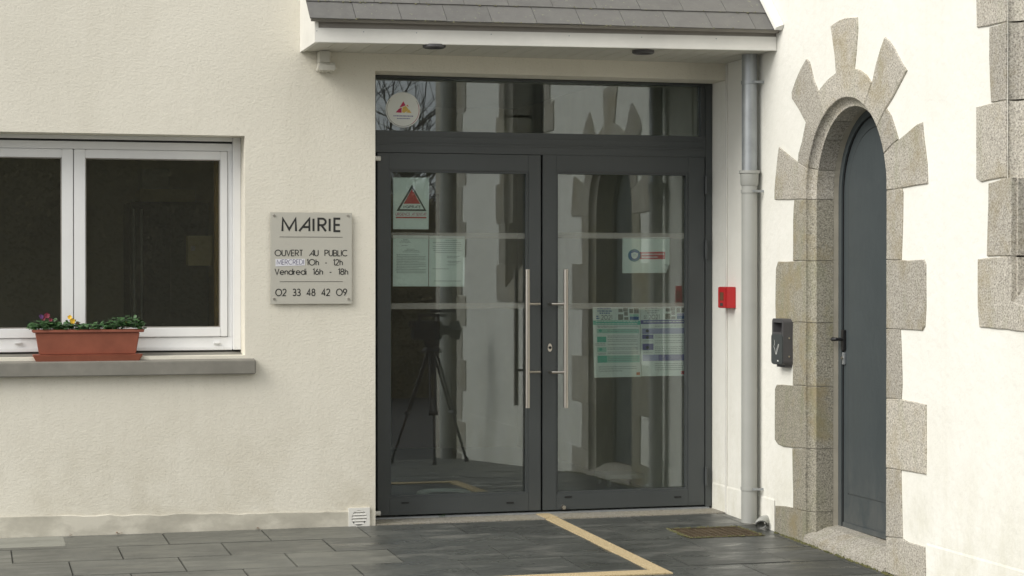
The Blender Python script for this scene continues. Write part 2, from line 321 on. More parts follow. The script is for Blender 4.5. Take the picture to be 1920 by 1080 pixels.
while y1 > 5.0:
    y0 = y1-RH; off = .755+(SW/2 if k % 2 == 0 else 0)
    i0 = int((-2.2-off)/SW)-1
    for i in range(i0, 12):
        a, b = off+i*SW, off+(i+1)*SW
        a, b = max(a, -2.2), min(b, XB-.004)
        if b-a < .04: continue
        xm, ym = (a+b)/2, (y0+y1)/2
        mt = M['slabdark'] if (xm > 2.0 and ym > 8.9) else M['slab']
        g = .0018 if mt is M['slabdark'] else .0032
        if k == 0 and b < .62: continue
        if xm > 3.3 and ym > 9.9 and xm < 4.6:      # round the manhole: cut what it covers
            X0, X1, Y0, Y1 = CH
            if a < X1 and b > X0 and y0 < Y1 and y1 > Y0:
                slab_piece(a, min(b, X0), y0, y1, mt, g)
                slab_piece(max(a, X1), b, y0, y1, mt, g) if b > X1 else None
                aa, bb = max(a, X0), min(b, X1)
                if y0 < Y0: slab_piece(aa, bb, y0, Y0, mt, g)
                if y1 > Y1: slab_piece(aa, bb, Y1, y1, mt, g)
                continue
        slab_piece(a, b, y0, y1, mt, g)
    if k == 0: slab_piece(-2.2, .50, y0+.08, y1, M['slablight'], .003); slab_piece(-2.2, .50, y0, y0+.08, M['slab'], .002); slab_piece(.50, .755+SW/2, y0, y1, M['slab'], .003) if False else slab_piece(.50, .755-SW/2+SW*0, y0, y1, M['slab'], .003)
    y1 = y0; k += 1
# manhole
t = thing('manhole_cover', 'rusty brown square manhole cover in the dark paving near the downpipe', 'manhole cover', ((CH[0]+CH[1])/2, (CH[2]+CH[3])/2, GZ(10.3)))
X0, X1, Y0, Y1 = CH; z = GZ(10.3)
MB().box(X0+.022, X1-.022, Y0+.022, Y1-.022, z-.03, z-.003).build('cover_plate', M['rust'], t, bevel=.003)
mb = MB()
for i in range(9):
    for jx in range(9):
        cx, cy = X0+.05+i*(X1-X0-.1)/8, Y0+.05+jx*(Y1-Y0-.1)/8
        mb.box(cx-.012, cx+.012, cy-.004, cy+.004, z-.004, z)
o = mb.build('raised_tread', M['rust'], t); o['kind'] = 'stuff'
mb = MB(); mb.box(X0, X1, Y0, Y0+.015, z-.03, z+.001).box(X0, X1, Y1-.015, Y1, z-.03, z+.001).box(X0, X0+.015, Y0+.015, Y1-.015, z-.03, z+.001).box(X1-.015, X1, Y0+.015, Y1-.015, z-.03, z+.001)
mb.build('frame', M['rust'], t)
# beige strips
t = thing('beige_floor_strip', 'beige gritty guide strip on the dark paving in front of the glass doors, turning a corner', 'floor strip', (3.25, 9.2, GZ(9.2)))
def strip(x0, x1, y0, y1, name):
    ys_ = sorted({y0, y1}|{y for y, _ in PROF if y0 < y < y1}); mb = MB()
    nx = max(1, int((x1-x0)/.2))
    for a, b in zip(ys_, ys_[1:]):
        mb.hexa([(x0, a, GZ(a)-.002), (x1, a, GZ(a)-.002), (x1, b, GZ(b)-.002), (x0, b, GZ(b)-.002)], [(x0, a, GZ(a)+.005), (x1, a, GZ(a)+.005), (x1, b, GZ(b)+.005), (x0, b, GZ(b)+.005)])
    return mb.build(name, M['strip'], t)
strip(3.215, 3.295, 9.172, 10.99, 'strip'); strip(1.2, 3.295, 9.06, 9.17, 'strip')

# ---- front wall
wx1, wz1 = onY(459, 254.8, YA); _, wz0 = onY(300, 668, YA); midx = onY(138, 450, YW)[0]; wx0 = 2*midx-onY(449, 450, YW)[0]-.02
dx0, dz1 = onY(703.5, 132.5, YA); dx1 = XB
WALLTOP = 4.4
def px_outline(o): return o
mb = fill([(-5, -.15), (dx0, -.15), (dx0, dz1), (XB, dz1), (XB, WALLTOP), (-5, WALLTOP)], [[(wx0, wz0), (wx0, wz1), (wx1, wz1), (wx1, wz0)]], lambda x, z: (x, YA, z))
T = .34
mb.add([(dx0, YA, -.15), (dx0, YA+T, -.15), (dx0, YA+T, dz1), (dx0, YA, dz1)], [(0, 1, 2, 3)])
mb.add([(dx0, YA, dz1), (XB, YA, dz1), (XB, YA+T, dz1), (dx0, YA+T, dz1)], [(0, 1, 2, 3)])
for a, b in (((wx0, wz0), (wx0, wz1)), ((wx0, wz1), (wx1, wz1)), ((wx1, wz1), (wx1, wz0)), ((wx1, wz0), (wx0, wz0))):
    mb.add([(a[0], YA, a[1]), (b[0], YA, b[1]), (b[0], YA+T, b[1]), (a[0], YA+T, a[1])], [(0, 1, 2, 3)])
mb.add([(-5, YA+.006, WALLTOP), (XB, YA+.006, WALLTOP), (XB, YA+T, WALLTOP), (-5, YA+T, WALLTOP)], [(0, 1, 2, 3)])
wall = thing('front_wall', 'cream roughcast front wall of the town hall, round the window and the glass doors', 'wall', (0, YA, 0))
mb.build('rendered_face', M['render'], wall)
# plinth (slightly proud, uneven top)
mb = MB(); top = []; xx = -5
while xx < onY(653, 970, YA)[0]:
    base = onY(0, 969, YA)[1] + (onY(650, 961, YA)[1]-onY(0, 969, YA)[1])*max(0, xx)/2.05
    top.append((xx, base+random.uniform(-.006, .006))); xx += .07
top.append((onY(653, 970, YA)[0], top[-1][1])); n = len(top)
for (a, za), (b, zb) in zip(top, top[1:]):
    mb.add([(a, YA-.008, -.05), (b, YA-.008, -.05), (b, YA-.008, zb), (a, YA-.008, za), (b, YA+.002, zb+.006), (a, YA+.002, za+.006)], [(0, 1, 2, 3), (3, 2, 4, 5)])
mb.add([(top[-1][0], YA-.008, -.05), (top[-1][0], YA+.002, -.05), (top[-1][0], YA+.002, top[-1][1]+.006), (top[-1][0], YA-.008, top[-1][1])], [(0, 1, 2, 3)])
mb.build('plinth', M['plinth'], wall)
# window sill
sx1 = onY(480, 690, YA-.055)[0]; zf = onY(240, 679, YA-.055)[1]; zb_ = onY(240, 659, YW)[1]; zu = onY(240, 704.3, YA-.055)[1]
zw = zf+(zb_-zf)*.055/(YW-YA+.055)
MB().hexa([(wx0-.1, YA-.055, zu), (wx0-.1, YA-.055, zf), (wx0-.1, YA-.0005, zw), (wx0-.1, YA-.0005, zu)], [(sx1, YA-.055, zu), (sx1, YA-.055, zf), (sx1, YA-.0005, zw), (sx1, YA-.0005, zu)]).build('sill', M['sill'], wall, bevel=.004)
MB().add([(wx0, YA-.0005, zw-.0005), (wx1, YA-.0005, zw-.0005), (wx1, YW+.03, zb_-.002), (wx0, YW+.03, zb_-.002)], [(0, 1, 2, 3)]).build('sill_slope', M['sill'], wall)

# ---- the church side wall (right)
def P5(o): return lambda x, y: (1420+x/3.724, o+y/3.724)
z4, z5, z6, z7 = P5(0), P5(280), P5(560), P5(790)
FE = onX(*(1513, 450), XB)[0]; NE = onX(1664.5, 500, XB)[0]          # opening edges on the wall face
AC = (FE+NE)/2; AR = (FE-NE)/2; ZS = onX(1589, 182, XB)[1]-AR
WN, WF = 6.55, onX(1898, 500, XB)[0]
WSILL = 1.30; WTOP = 3.55
def arch(r, n=24, z0=0.0):      # outline from far foot over the top to near foot
    return [(AC+r, z0)]+[(AC+r*math.cos(PI*i/n), ZS+r*math.sin(PI*i/n)) for i in range(n+1)]+[(AC-r, z0)]
WB_END = 4.85; WBT = 6.0
ah = arch(AR+.05, 24, 0.0)
outl = [(WB_END, -.5)]+[(AC-AR-.05, -.5)]
pts_hole = ah[::-1]
mb = fill([(WB_END, -.6), (AC-AR-.05, -.6)]+pts_hole+[(AC+AR+.05, -.6), (14, -.6), (14, WBT), (WB_END, WBT)],
          [[(WN-.04, WSILL-.05), (WN-.04, WTOP), (WF+.04, WTOP), (WF+.04, WSILL-.05)]], lambda y, z: (XB, y, z))
mb.add([(XB, WB_END, -.6), (XB+6, WB_END, -.6), (XB+6, WB_END, WBT), (XB, WB_END, WBT)], [(0, 1, 2, 3)])
mb.add([(XB, WB_END, WBT), (XB+6, WB_END, WBT), (XB+6, 14, WBT), (XB, 14, WBT)], [(0, 1, 2, 3)])
mb.add([(XB+6, WB_END, -.6), (XB+6, 14, -.6), (XB+6, 14, WBT), (XB+6, WB_END, WBT)], [(0, 1, 2, 3)])
mb.add([(XB, 14, -.6), (XB+6, 14, -.6), (XB+6, 14, WBT), (XB, 14, WBT)], [(0, 1, 2, 3)])
side = thing('church_wall', 'smooth white side wall on the right, with granite dressed door and window', 'wall', (XB, 9, 0))
mb.build('rendered_face', M['white'], side)
MB().box(XB-.045, XB+.8, 4.15, 4.6, -.6, 5.9).build('buttress', M['granite'], side, bevel=.02)
# low plinth of the side wall: proud 12 mm, in two lengths clear of the doorway
pzA = onX(1699, 1012, XB)[1]; pzB = onX(1920, 1074, XB)[1]
y_r = onX(1737, 1000, XB)[0]; y_l = onX(1454, 900, XB)[0]
def splinth(y0, y1, z0, z1):
    o = .004
    MB().hexa([(XB-o, y0, -.6), (XB-o, y0, z0), (XB-.0005, y0, z0+.012), (XB-.0005, y0, -.6)], [(XB-o, y1, -.6), (XB-o, y1, z1), (XB-.0005, y1, z1+.012), (XB-.0005, y1, -.6)]).build('plinth', M['white'], side, bevel=.003)
splinth(WB_END, y_r-.004, pzB+(pzB-pzA)*.9, onX(1737, 1022, XB)[1]); splinth(y_l+.004, 11.2, onX(1447, 937, XB)[1], onX(1440, 936, XB)[1])
# corner quoins at the near end of the side wall (seen mirrored in the door glass)
quo = thing('corner_quoins', 'granite corner stones at the near end of the white side wall, mirrored in the glass', 'stonework', (XB, WB_END, 0))
zz = -.55; i = 0
while zz < WBT-.1:
    h = random.uniform(.27, .36); L = .34 if i % 2 else .2
    MB().box(XB-.008, XB+(.2 if i % 2 else .34), WB_END-.008, WB_END+L, zz+.003, min(zz+h, WBT)-.003).build('stone', M['granite'], quo, bevel=.006); zz += h; i += 1

# ---- granite doorway
door_st = thing('granite_doorway', 'round arched granite door surround with pointed ray stones, on the white side wall', 'door surround', (XB, AC, 0))
HL = .043
PROFILE = [(0, 0)]+[(HL*(1-math.cos(PI/2*i/5)), HL*math.sin(PI/2*i/5)) for i in range(1, 6)]+[(HL+.001, HL+.05), (HL+.001, .140)]
def path(s, r=0.0):      # s: length along the opening edge, r inset towards the opening
    R_ = AR-r
    if s < ZS: return (AC+R_, s)
    a = (s-ZS)/AR
    if a < PI: return (AC+R_*math.cos(a), ZS+R_*math.sin(a))
    return (AC-R_, ZS-(a-PI)*AR)
def path_s(y, z):
    if z >= ZS: return ZS+math.atan2(z-ZS, y-AC)*AR
    return z if y > AC else ZS+PI*AR+(ZS-z)
SEND = ZS*2+PI*AR
def srange(s0, s1, step=.06):
    n = max(1, int(math.ceil((s1-s0)/step))); return [s0+(s1-s0)*i/n for i in range(n+1)]
def jit(poly, amp=.0022, step=.07):
    out = []
    for i, a in enumerate(poly):
        b = poly[(i+1) % len(poly)]; d_ = math.hypot(b[0]-a[0], b[1]-a[1]); n = max(1, int(d_/step))
        for k_ in range(n):
            f = k_/n; q = amp if k_ else amp*.5
            out.append((a[0]+(b[0]-a[0])*f+random.uniform(-q, q), a[1]+(b[1]-a[1])*f+random.uniform(-q, q)))
    return out
def shrink(poly, d_):
    area = sum(a[0]*b[1]-b[0]*a[1] for a, b in zip(poly, poly[1:]+poly[:1])); sg = 1 if area > 0 else -1; n = len(poly); out = []
    for i in range(n):
        a, b, c = Vector(poly[i-1]), Vector(poly[i]), Vector(poly[(i+1) % n]); e1 = (b-a).normalized(); e2 = (c-b).normalized()
        m = Vector((-e1.y-e2.y, e1.x+e2.x))*sg
        m = m.normalized() if m.length > 1e-5 else Vector((-e1.y, e1.x))*sg
        out.append(tuple(b+m*d_))
    return out
def stone_prism(mb, poly, x_out, x_in):
    poly = jit(poly); inn = shrink(poly, .004); n = len(poly)
    tr = tessellate_polygon([[Vector((a, b, 0)) for a, b in inn]])
    vs = [(x_out+random.uniform(0, .0012), a, b) for a, b in inn]+[(x_out+.004, a, b) for a, b in poly]+[(x_in, a, b) for a, b in poly]
    fs = [tuple(q) for q in tr]+[(i, (i+1) % n, n+(i+1) % n, n+i) for i in range(n)]+[(n+i, n+(i+1) % n, 2*n+(i+1) % n, 2*n+i) for i in range(n)]
    mb.add(vs, fs)
PROUD = .009
def arch_stone(outer_px, a_px=None, b_px=None, s0=None, s1=None, label=None):
    s0 = path_s(*onX(*a_px, XB)) if s0 is None else s0; s1 = path_s(*onX(*b_px, XB)) if s1 is None else s1
    g = .002; ss = srange(s0+g, s1-g); outer = [onX(*p, XB) for p in outer_px]
    poly = outer+[path(s) for s in reversed(ss)]
    mb = MB(); stone_prism(mb, poly, XB-PROUD, XB+.02)
    n = len(ss); m = len(PROFILE)
    vs = [(XB-PROUD+.003+dx, *path(s, r)) for s in ss for r, dx in PROFILE]
    fs = [(i*m+j, i*m+j+1, (i+1)*m+j+1, (i+1)*m+j) for i in range(n-1) for j in range(m-1)]
    mb.add(vs, fs); o = mb.build('stone', M['granitemshade' if s0 < ZS-.1 else 'granite'], door_st)  # far jamb stones take the stained granite with shade in its tint
    for p in o.data.polygons: p.use_smooth = False
    if label: o['label'] = label
    return o
yb0 = onX(1457, 960, XB)
# far jamb, from the ground up
def px_of(s):  # not drawn: photo height of a joint on the far jamb -> path length
    return path_s(*onX(1513, s, XB))
arch_stone([(1455.5, 1012), z7(133, 590), z7(200, 592), z7(258, 605)], s0=-.06, s1=px_of(959))
arch_stone([z7(258, 607), z7(255, 400), z7(253, 188)], s0=px_of(959), s1=px_of(841))
arch_stone([z7(253, 183), z7(190, 178), z7(150, 160), z7(131, 130), z6(129, 800), z6(130, 630), z6(142, 600), z6(255, 606)], s0=px_of(841), s1=px_of(724), label='mossy wide jamb stone below the ashtray')
arch_stone([z6(255, 604), z6(257, 165)], s0=px_of(724), s1=px_of(605))
arch_stone([z6(257, 165), z6(137, 160), z5(133, 1080), z5(138, 830), z5(152, 785), z5(258, 782)], s0=px_of(605), s1=px_of(489), label='wide jamb stone stained green and brown')
arch_stone([z5(258, 780), z5(258, 500), z5(262, 405), z5(266, 353)], s0=px_of(489), s1=px_of(374))
arch_stone([z5(266, 351), z5(128, 350), z5(128, 290), z5(145, 80), z5(158, -15), z5(215, 32), z5(290, 92)], s0=px_of(374), s1=path_s(*onX(*z5(360, 132), XB)))
arch_stone([z5(290, 90), z5(296, 20), z4(300, 1060), z4(320, 985), z4(345, 855)], z5(360, 130), z4(412, 942))
arch_stone([z4(343, 853), z4(300, 770), z4(250, 690), z4(247, 645), z4(275, 560), z4(310, 480), z4(350, 410), z4(368, 430), z4(400, 560), z4(432, 640)], z4(412, 942), z4(480, 810), label='left pointed ray stone')
arch_stone([z4(434, 642), z4(455, 605), z4(500, 552), z4(556, 510), z4(548, 400), z4(530, 260), z4(519, 182), z4(545, 163), z4(580, 142), z4(630, 124), z4(703, 121), z4(706, 200), z4(696, 350), z4(682, 480), z4(722, 490), z4(765, 520), z4(806, 578)], z4(480, 810), z4(765, 690), label='tall flared keystone at the top of the arch')
arch_stone([z4(808, 578), z4(815, 548), z4(835, 450), z4(870, 335), z4(898, 257), z4(922, 278), z4(955, 325), z4(990, 390), z4(1022, 450), z4(1050, 493), z4(1000, 590), z4(955, 675), z4(905, 757)], z4(765, 690), z4(846, 880), label='right pointed ray stone, the largest')
arch_stone([z4(907, 760), z4(937, 805), z4(962, 875), z4(990, 972), z4(955, 1003)], z4(846, 880), z4(897, 1068))
arch_stone([z4(957, 1003), z4(1050, 930), z4(1120, 868), z4(1158, 853), z4(1166, 950), z5(1190, 90), z5(1195, 240), z5(1100, 253), z5(1015, 270)], s0=path_s(*onX(*z4(897, 1068), XB)), s1=path_s(*onX(1665, 357, XB)))
ny = lambda y: path_s(*onX(1665, y, XB))
arch_stone([z5(1013, 272), z5(1022, 300), z5(1016, 600), z5(1010, 772)], s0=ny(357), s1=ny(487))
arch_stone([z5(1012, 774), z5(1060, 776), z5(1170, 770), z5(1182, 800), z6(1183, 60), z6(1176, 190), z6(1158, 222), z6(1080, 216), z6(1005, 212)], s0=ny(487), s1=ny(616))
arch_stone([z6(1003, 214), z6(1008, 300), z6(1016, 600), z6(1010, 702)], s0=ny(616), s1=ny(747))
arch_stone([z6(1012, 704), z6(1100, 720), z6(1183, 740), z7(1184, 100), z7(1182, 372), z7(1100, 355), z7(1010, 340)], s0=ny(747), s1=ny(878))
arch_stone([z7(1008, 342), z7(1013, 600), z7(1018, 815)], s0=ny(878), s1=ny(1007))
zg = GZ(8.5)
arch_stone([z7(1020, 818), z7(1060, 845), z7(1175, 876), (1737, 1080), (1737, 1101)], s0=ny(1007), s1=SEND+.04)
# mortar behind the joints
mb = MB(); ss = srange(0, SEND+.03, .05); m = len(PROFILE)
vs = [(XB-PROUD+.007+dx, *path(s, r-.004)) for s in ss for r, dx in [(-.05, .0)]+PROFILE]; m += 1
mb.add(vs, [(i*m+j, i*m+j+1, (i+1)*m+j+1, (i+1)*m+j) for i in range(len(ss)-1) for j in range(m-1)]); mb.build('mortar_bed', M['mortar'], door_st)
# plaster reveal lining and threshold stone
mb = MB(); vs = [(XB+.13+dx, *path(s, HL+.0)) for s in ss for dx in (0, .055)]
mb.add(vs, [(i*2, i*2+1, i*2+3, i*2+2) for i in range(len(ss)-1)]); mb.build('plaster_reveal', M['mortar'], door_st)
zt = .0
zs0 = .015; zs1 = .075
MB().hexa([(XB-.02, AC-AR+.0, -.2), (XB+.2, AC-AR+.0, -.2), (XB+.2, AC-AR+.0, zs1-.02), (XB+.10, AC-AR+.0, zs1-.03), (XB-.02, AC-AR+.0, zs0-.04)],
          [(XB-.02, AC+AR-.0, -.2), (XB+.2, AC+AR-.0, -.2), (XB+.2, AC+AR-.0, zs1), (XB+.10, AC+AR-.0, zs1-.01), (XB-.02, AC+AR-.0, zs0)]).build('threshold_stone', M['granite'], door_st, bevel=.006)

# ---- arched door leaf
XD = 4.50; R1 = AR-HL-.002
ad = thing('arched_door', 'tall dark grey painted metal door under the granite arch', 'door', (XD, AC, zs1))
def ring(r_out, r_in, x0, x1, z0o, z0i):
    a = arch(r_out, 24, z0o); b = arch(r_in, 24, z0i); n = len(a); mb = MB()
    vs = [(x0, *p) for p in a]+[(x0, *p) for p in b]+[(x1, *p) for p in a]+[(x1, *p) for p in b]
    fs = []
    for i in range(n-1): fs += [(i, i+1, n+i+1, n+i), (2*n+i, 3*n+i, 3*n+i+1, 2*n+i+1), (i, 2*n+i, 2*n+i+1, i+1), (n+i, n+i+1, 3*n+i+1, 3*n+i)]
    fs += [(0, n, 3*n, 2*n), (n-1, 3*n-1, 4*n-1, 2*n-1)]
    return mb.add(vs, fs)
zb = .06
ring(R1+.03, R1-.035, XD-.01, XD+.05, zb, zb).build('frame', M['anth2'], ad)
r2 = R1-.039
def archplate(r, x0, x1, z0):
    a = arch(r, 24, z0); n = len(a); mb = MB(); tr = tessellate_polygon([[Vector((*p, 0)) for p in a]])
    return mb.add([(x0, *p) for p in a]+[(x1, *p) for p in a], [tuple(q) for q in tr]+[(i, (i+1) % n, n+(i+1) % n, n+i) for i in range(n)])
archplate(r2, XD+.004, XD+.04, zb+.012).build('door_leaf', M['anth2'], ad)
archplate(r2-.062, XD-.0015, XD+.006, zb+.19).build('panel', M['anth2'], ad, bevel=.003)
ring(r2-.058, r2-.0615, XD+.001, XD+.006, zb+.186, zb+.19).build('panel_gasket', M['gasket'], ad)
ring(R1-.0345, R1-.0385, XD-.002, XD+.03, zb, zb).build('door_seal', M['gasket'], ad)
MB().box(XD-.006, XD+.003, AC-R1+.045, AC+R1-.045, zb+.006, zb+.035).build('weather_bar', M['anth2'], ad, bevel=.002)
hy, hz = onX(1583, 636, XD)
h = MB().box(XD-.012, XD+.003, hy-.018, hy+.018, hz-.06, hz+.05).build('handle_plate', M['black'], ad, bevel=.003)
MB().tube([(XD-.008, hy, hz), (XD-.052, hy, hz), (XD-.058, hy+.012, hz), (XD-.056, hy+.03, hz-.001)], [.009, .010, .011, .010], 10).build('handle', M['black'], ad, smooth=True)
ky, kz = onX(1583, 671, XD)
MB().box(XD-.008, XD+.003, ky-.014, ky+.014, kz-.035, kz+.03).build('lock_plate', M['zinc'], ad, bevel=.002)
MB().tube([(XD-.016, ky, kz), (XD, ky, kz)], .008, 12).build('lock_cylinder', M['steel'], ad)

# ---- granite window surround on the right edge
ws = thing('granite_window', 'tall church window with granite jambs cut by the right edge of the photo', 'window', (XB, (WN+WF)/2, WSILL))
HY = onX(1888.6, 300, XB)[0]
def win_stone(pp, mirror=False):
    poly = [(onX(*p, XB) if len(p) == 2 and p[0] > 100 else (p[0], p[1])) for p in pp]
    if mirror: poly = [(WN+WF-a, b) for a, b in poly]
    mb = MB(); stone_prism(mb, poly, XB-PROUD, XB+.02)
    zlo = min(b for a, b in poly); zhi = max(b for a, b in poly)
    e = HY if not mirror else WN+WF-HY; sg = -1 if not mirror else 1; g = .003
    zl2 = max(zlo+g, 1.42)
    if zhi > 1.5:
        prof = [(0, 0)]+[(.06*(1-math.cos(PI/2*i/5)), .06*math.sin(PI/2*i/5)) for i in range(1, 6)]
        vs = []
        for zq in (zl2, zhi-g):
            vs += [(XB-PROUD+.003+dx, e+sg*r, zq) for r, dx in prof]
        mb.add(vs, [(j, j+1, 7+j, 6+j) for j in range(5)])
    iy = e+sg*.06; zl3 = max(zlo+g, WSILL-.02)
    xs_ = XB+.019 if not mirror and abs(poly[-1][0]-WF) < .02 or mirror and abs(poly[-1][0]-WN) < .02 else XB+.055
    if zhi > WSILL: mb.box(*sorted((xs_, XB+.30)), *sorted((iy, iy-sg*.2)), zl3, zhi-g)
    if zl2 > zl3 and xs_ > XB+.02: mb.box(XB-.002, XB+.056, *sorted((iy-sg*.002, iy-sg*.04)), zl3, min(zl2+.02, zhi))
    return mb.build('stone', M['granite'], ws)
EY = HY
def zx(y, x=1888): return onX(x, y, XB)[1]
W = []
zc = [(1540, 0), ]
# (left outline px top->bottom, z top, z bottom at edge)
def wpoly(outer_px, ze_top, ze_bot, edge=None):
    e = EY if edge is None else edge
    return [onX(*p, XB) for p in outer_px]+[(e, ze_bot), (e, ze_top)]
tops = [wpoly([z4(1540, 0), z4(1540, 150), z4(1542, 192), z4(1630, 180)], zx(0), zx(41)),
        wpoly([z4(1630, 192), z4(1628, 400), z4(1640, 716)], zx(42), zx(187.5)),
        wpoly([z4(1640, 722), z4(1537, 748), z5(1537, 205), z5(1570, 229), z5(1622, 216)], zx(188.5), zx(332)),
        wpoly([z5(1624, 236), z5(1618, 500), z5(1612, 747)], zx(334), zx(480), WF-.001)]
# top one continued above the frame
tops[0][0] = (tops[0][0][0], tops[0][0][1]+.1); tops[0][-1] = (EY, tops[0][-1][1]+.1)
ztop = tops[0][-1][1]
up = []; i = 0; zq = ztop+.004
while zq < WTOP-.02:
    h_ = min(.34, WTOP-zq); wd = .16 if i % 2 == 0 else .26
    up.append([(EY+wd, zq), (EY, zq), (EY, zq+h_-.004), (EY+wd, zq+h_-.004)]); zq += h_; i += 1
for pl in tops+up:
    for mir in (False, True):
        win_stone([(a, b) if True else 0 for a, b in pl], mir)
lowp = [onX(*z5(1548, 767), XB), onX(*z6(1548, 60), XB), onX(*z6(1560, 197), XB)]
zlow = lowp[-1][1]; ze = zx(481)
def low_poly(): return [lowp[0], lowp[1], lowp[2], (WF-.12, zlow-.01), (WF-.12, WSILL-.02), (WF-.001, WSILL), (WF-.001, ze)]
for mir in (False, True): win_stone(low_poly(), mir)
# lintel and sloped sill blocks
MB().box(XB-PROUD, XB+.3, WN-.25, WF+.25, WTOP, WTOP+.32).build('lintel_stone', M['granite'], ws, bevel=.006)
n = 2
for i in range(n):
    a = WN+.122+(WF-WN-.244)*i/n+.003; b = WN+.122+(WF-WN-.244)*(i+1)/n-.003
    MB().box(XB-PROUD, XB+.02, a, b, zlow, WSILL-.004).build('sill_stone', M['granite'], ws, bevel=.005)
MB().hexa([(XB-.002, WN-.02, WSILL-.012), (XB+.18, WN-.02, WSILL+.26), (XB+.30, WN-.02, WSILL+.26), (XB+.30, WN-.02, WSILL-.2), (XB+.021, WN-.02, WSILL-.2)],
          [(XB-.002, WF+.02, WSILL-.012), (XB+.18, WF+.02, WSILL+.26), (XB+.30, WF+.02, WSILL+.26), (XB+.30, WF+.02, WSILL-.2), (XB+.021, WF+.02, WSILL-.2)]).build('sloped_sill', M['granite'], ws)
for e_, s_ in ((HY, -1), (WN+WF-HY, 1)):
    MB().box(XB-.004, XB+.30, *sorted((e_-s_*.05, e_-s_*.001)), 1.44, WTOP).build('mortar_bed', M['mortar'], ws)
    MB().box(XB+.062, XB+.30, *sorted((e_-s_*.02, e_+s_*.054)), WSILL+.0, WTOP).build('mortar_bed', M['mortar'], ws)
MB().box(XB+.20, XB+.206, WN-.05, WF+.05, WSILL+.2, WTOP).build('pane', M['wglass'], ws)
mb = MB()
for i in range(1, 6): mb.box(XB+.192, XB+.199, WN+(WF-WN)*i/6-.004, WN+(WF-WN)*i/6+.004, WSILL+.2, WTOP)
mb.build('glazing_bar', M['black'], ws)

# ================================================================== CANOPY
cz = 2.650
cxl = onY(563, 98, YA)[0]
fl = (cxl, onX(591, 77, cxl)[0]); fr = (XB, onX(1457, 96, XB)[0])          # fascia bottom corners
def lerp2(a, b, t_): return (a[0]+(b[0]-a[0])*t_, a[1]+(b[1]-a[1])*t_)
can = thing('slate_canopy', 'small slate roofed porch canopy with white boards above the glass doors', 'canopy', (cxl, YA, cz))
ft = cz+.077; et = 2.758; EO = .055; PIT = math.radians(42)
# fascia
def fbox(z0, z1, o0, o1, name, m, x_off=0.0, bevel=0.0):
    a = (fl[0]+x_off, fl[1]); b = (XB-.002, fr[1])
    MB().hexa([(a[0], a[1]-o0, z0), (b[0], b[1]-o0, z0), (b[0], b[1]-o1, z0), (a[0], a[1]-o1, z0)], [(a[0], a[1]-o0, z1), (b[0], b[1]-o0, z1), (b[0], b[1]-o1, z1), (a[0], a[1]-o1, z1)]).build(name, m, can, bevel=bevel)
fbox(cz, ft, 0, -.022, 'fascia', M['paint'], bevel=.002)
fbox(ft+.0005, et+.01, -.012, -.03, 'drip_board', M['slateunder'])
mb = MB()
for px in (602, 689, 787, 924, 1066, 1197, 1331):
    x_ = onY(px, 62, (fl[1]+fr[1])/2)[0]; tt = (x_-fl[0])/(XB-fl[0]); yy = fl[1]+(fr[1]-fl[1])*tt
    MB().tube([(x_, yy-.0012, ft-.017), (x_, yy+.002, ft-.017)], .0032, 8).build('nail', M['zinc'], can)
# soffit planks
PW = .1; x_ = cxl+.02
while x_ < XB-.01:
    a = x_; b = min(x_+PW-.0025, XB-.003)
    ya = fl[1]+(fr[1]-fl[1])*(a-fl[0])/(XB-fl[0])+.023; yb = fl[1]+(fr[1]-fl[1])*(b-fl[0])/(XB-fl[0])+.023
    MB().hexa([(a, ya, cz+.004), (b, yb, cz+.004), (b, YA-.001, cz+.004), (a, YA-.001, cz+.004)], [(a, ya, cz+.016), (b, yb, cz+.016), (b, YA-.001, cz+.016), (a, YA-.001, cz+.016)]).build('soffit_plank', M['soffit'], can, bevel=.0015)
    x_ += PW
MB().hexa([(cxl+.01, fl[1]+.03, cz+.017), (XB-.003, fr[1]+.03, cz+.017), (XB-.003, YA-.001, cz+.017), (cxl+.01, YA-.001, cz+.017)], [(cxl+.01, fl[1]+.03, cz+.02), (XB-.003, fr[1]+.03, cz+.02), (XB-.003, YA-.001, cz+.02), (cxl+.01, YA-.001, cz+.02)]).build('soffit_backing', M['slateunder'], can)
# slates
eL = (cxl-.04, fl[1]-EO); eR = (XB-.002, fr[1]-EO)
def roofpt(x, u, lift=0.0):     # u = distance up the slope from the eave
    tt = (x-eL[0])/(eR[0]-eL[0]); y = eL[1]+(eR[1]-eL[1])*tt
    z = et+(2.745-et)*tt
    # the roof steepens where it is closer to the wall: same height against the wall
    return Vector((x, y+u*math.cos(PIT)-lift*math.sin(PIT), z+u*math.sin(PIT)+lift*math.cos(PIT)))
EXP = .158; SWD = .243
for c in range(8):
    x0 = eL[0]-(SWD*.0 if c % 2 == 0 else SWD/2)
    while x0 < eR[0]-.004:
        a, b = max(x0, eL[0])+.0012, min(x0+SWD, eR[0])-.0012
        x0 += SWD
        if b-a < .02: continue
        u0 = c*EXP+random.uniform(-.002, .002); u1 = u0+.30; th = .0055; l0 = .013+random.uniform(0, .0015); l1 = .0015
        if roofpt(b, u0).y > YA-.002: continue
        sk = random.uniform(-.0015, .0015)
        u1 = min(u1, min((YA-.003-roofpt(q, 0).y)/math.cos(PIT) for q in (a, b)))
        if u1-u0 < .03: continue
        lo = [roofpt(a, u0+sk, l0), roofpt(b, u0-sk, l0), roofpt(b, u1, l1), roofpt(a, u1, l1)]
        hi = [roofpt(a, u0+sk, l0+th), roofpt(b, u0-sk, l0+th), roofpt(b, u1, l1+th), roofpt(a, u1, l1+th)]
        MB().hexa(lo, hi).build('slate', M['slate'], can)
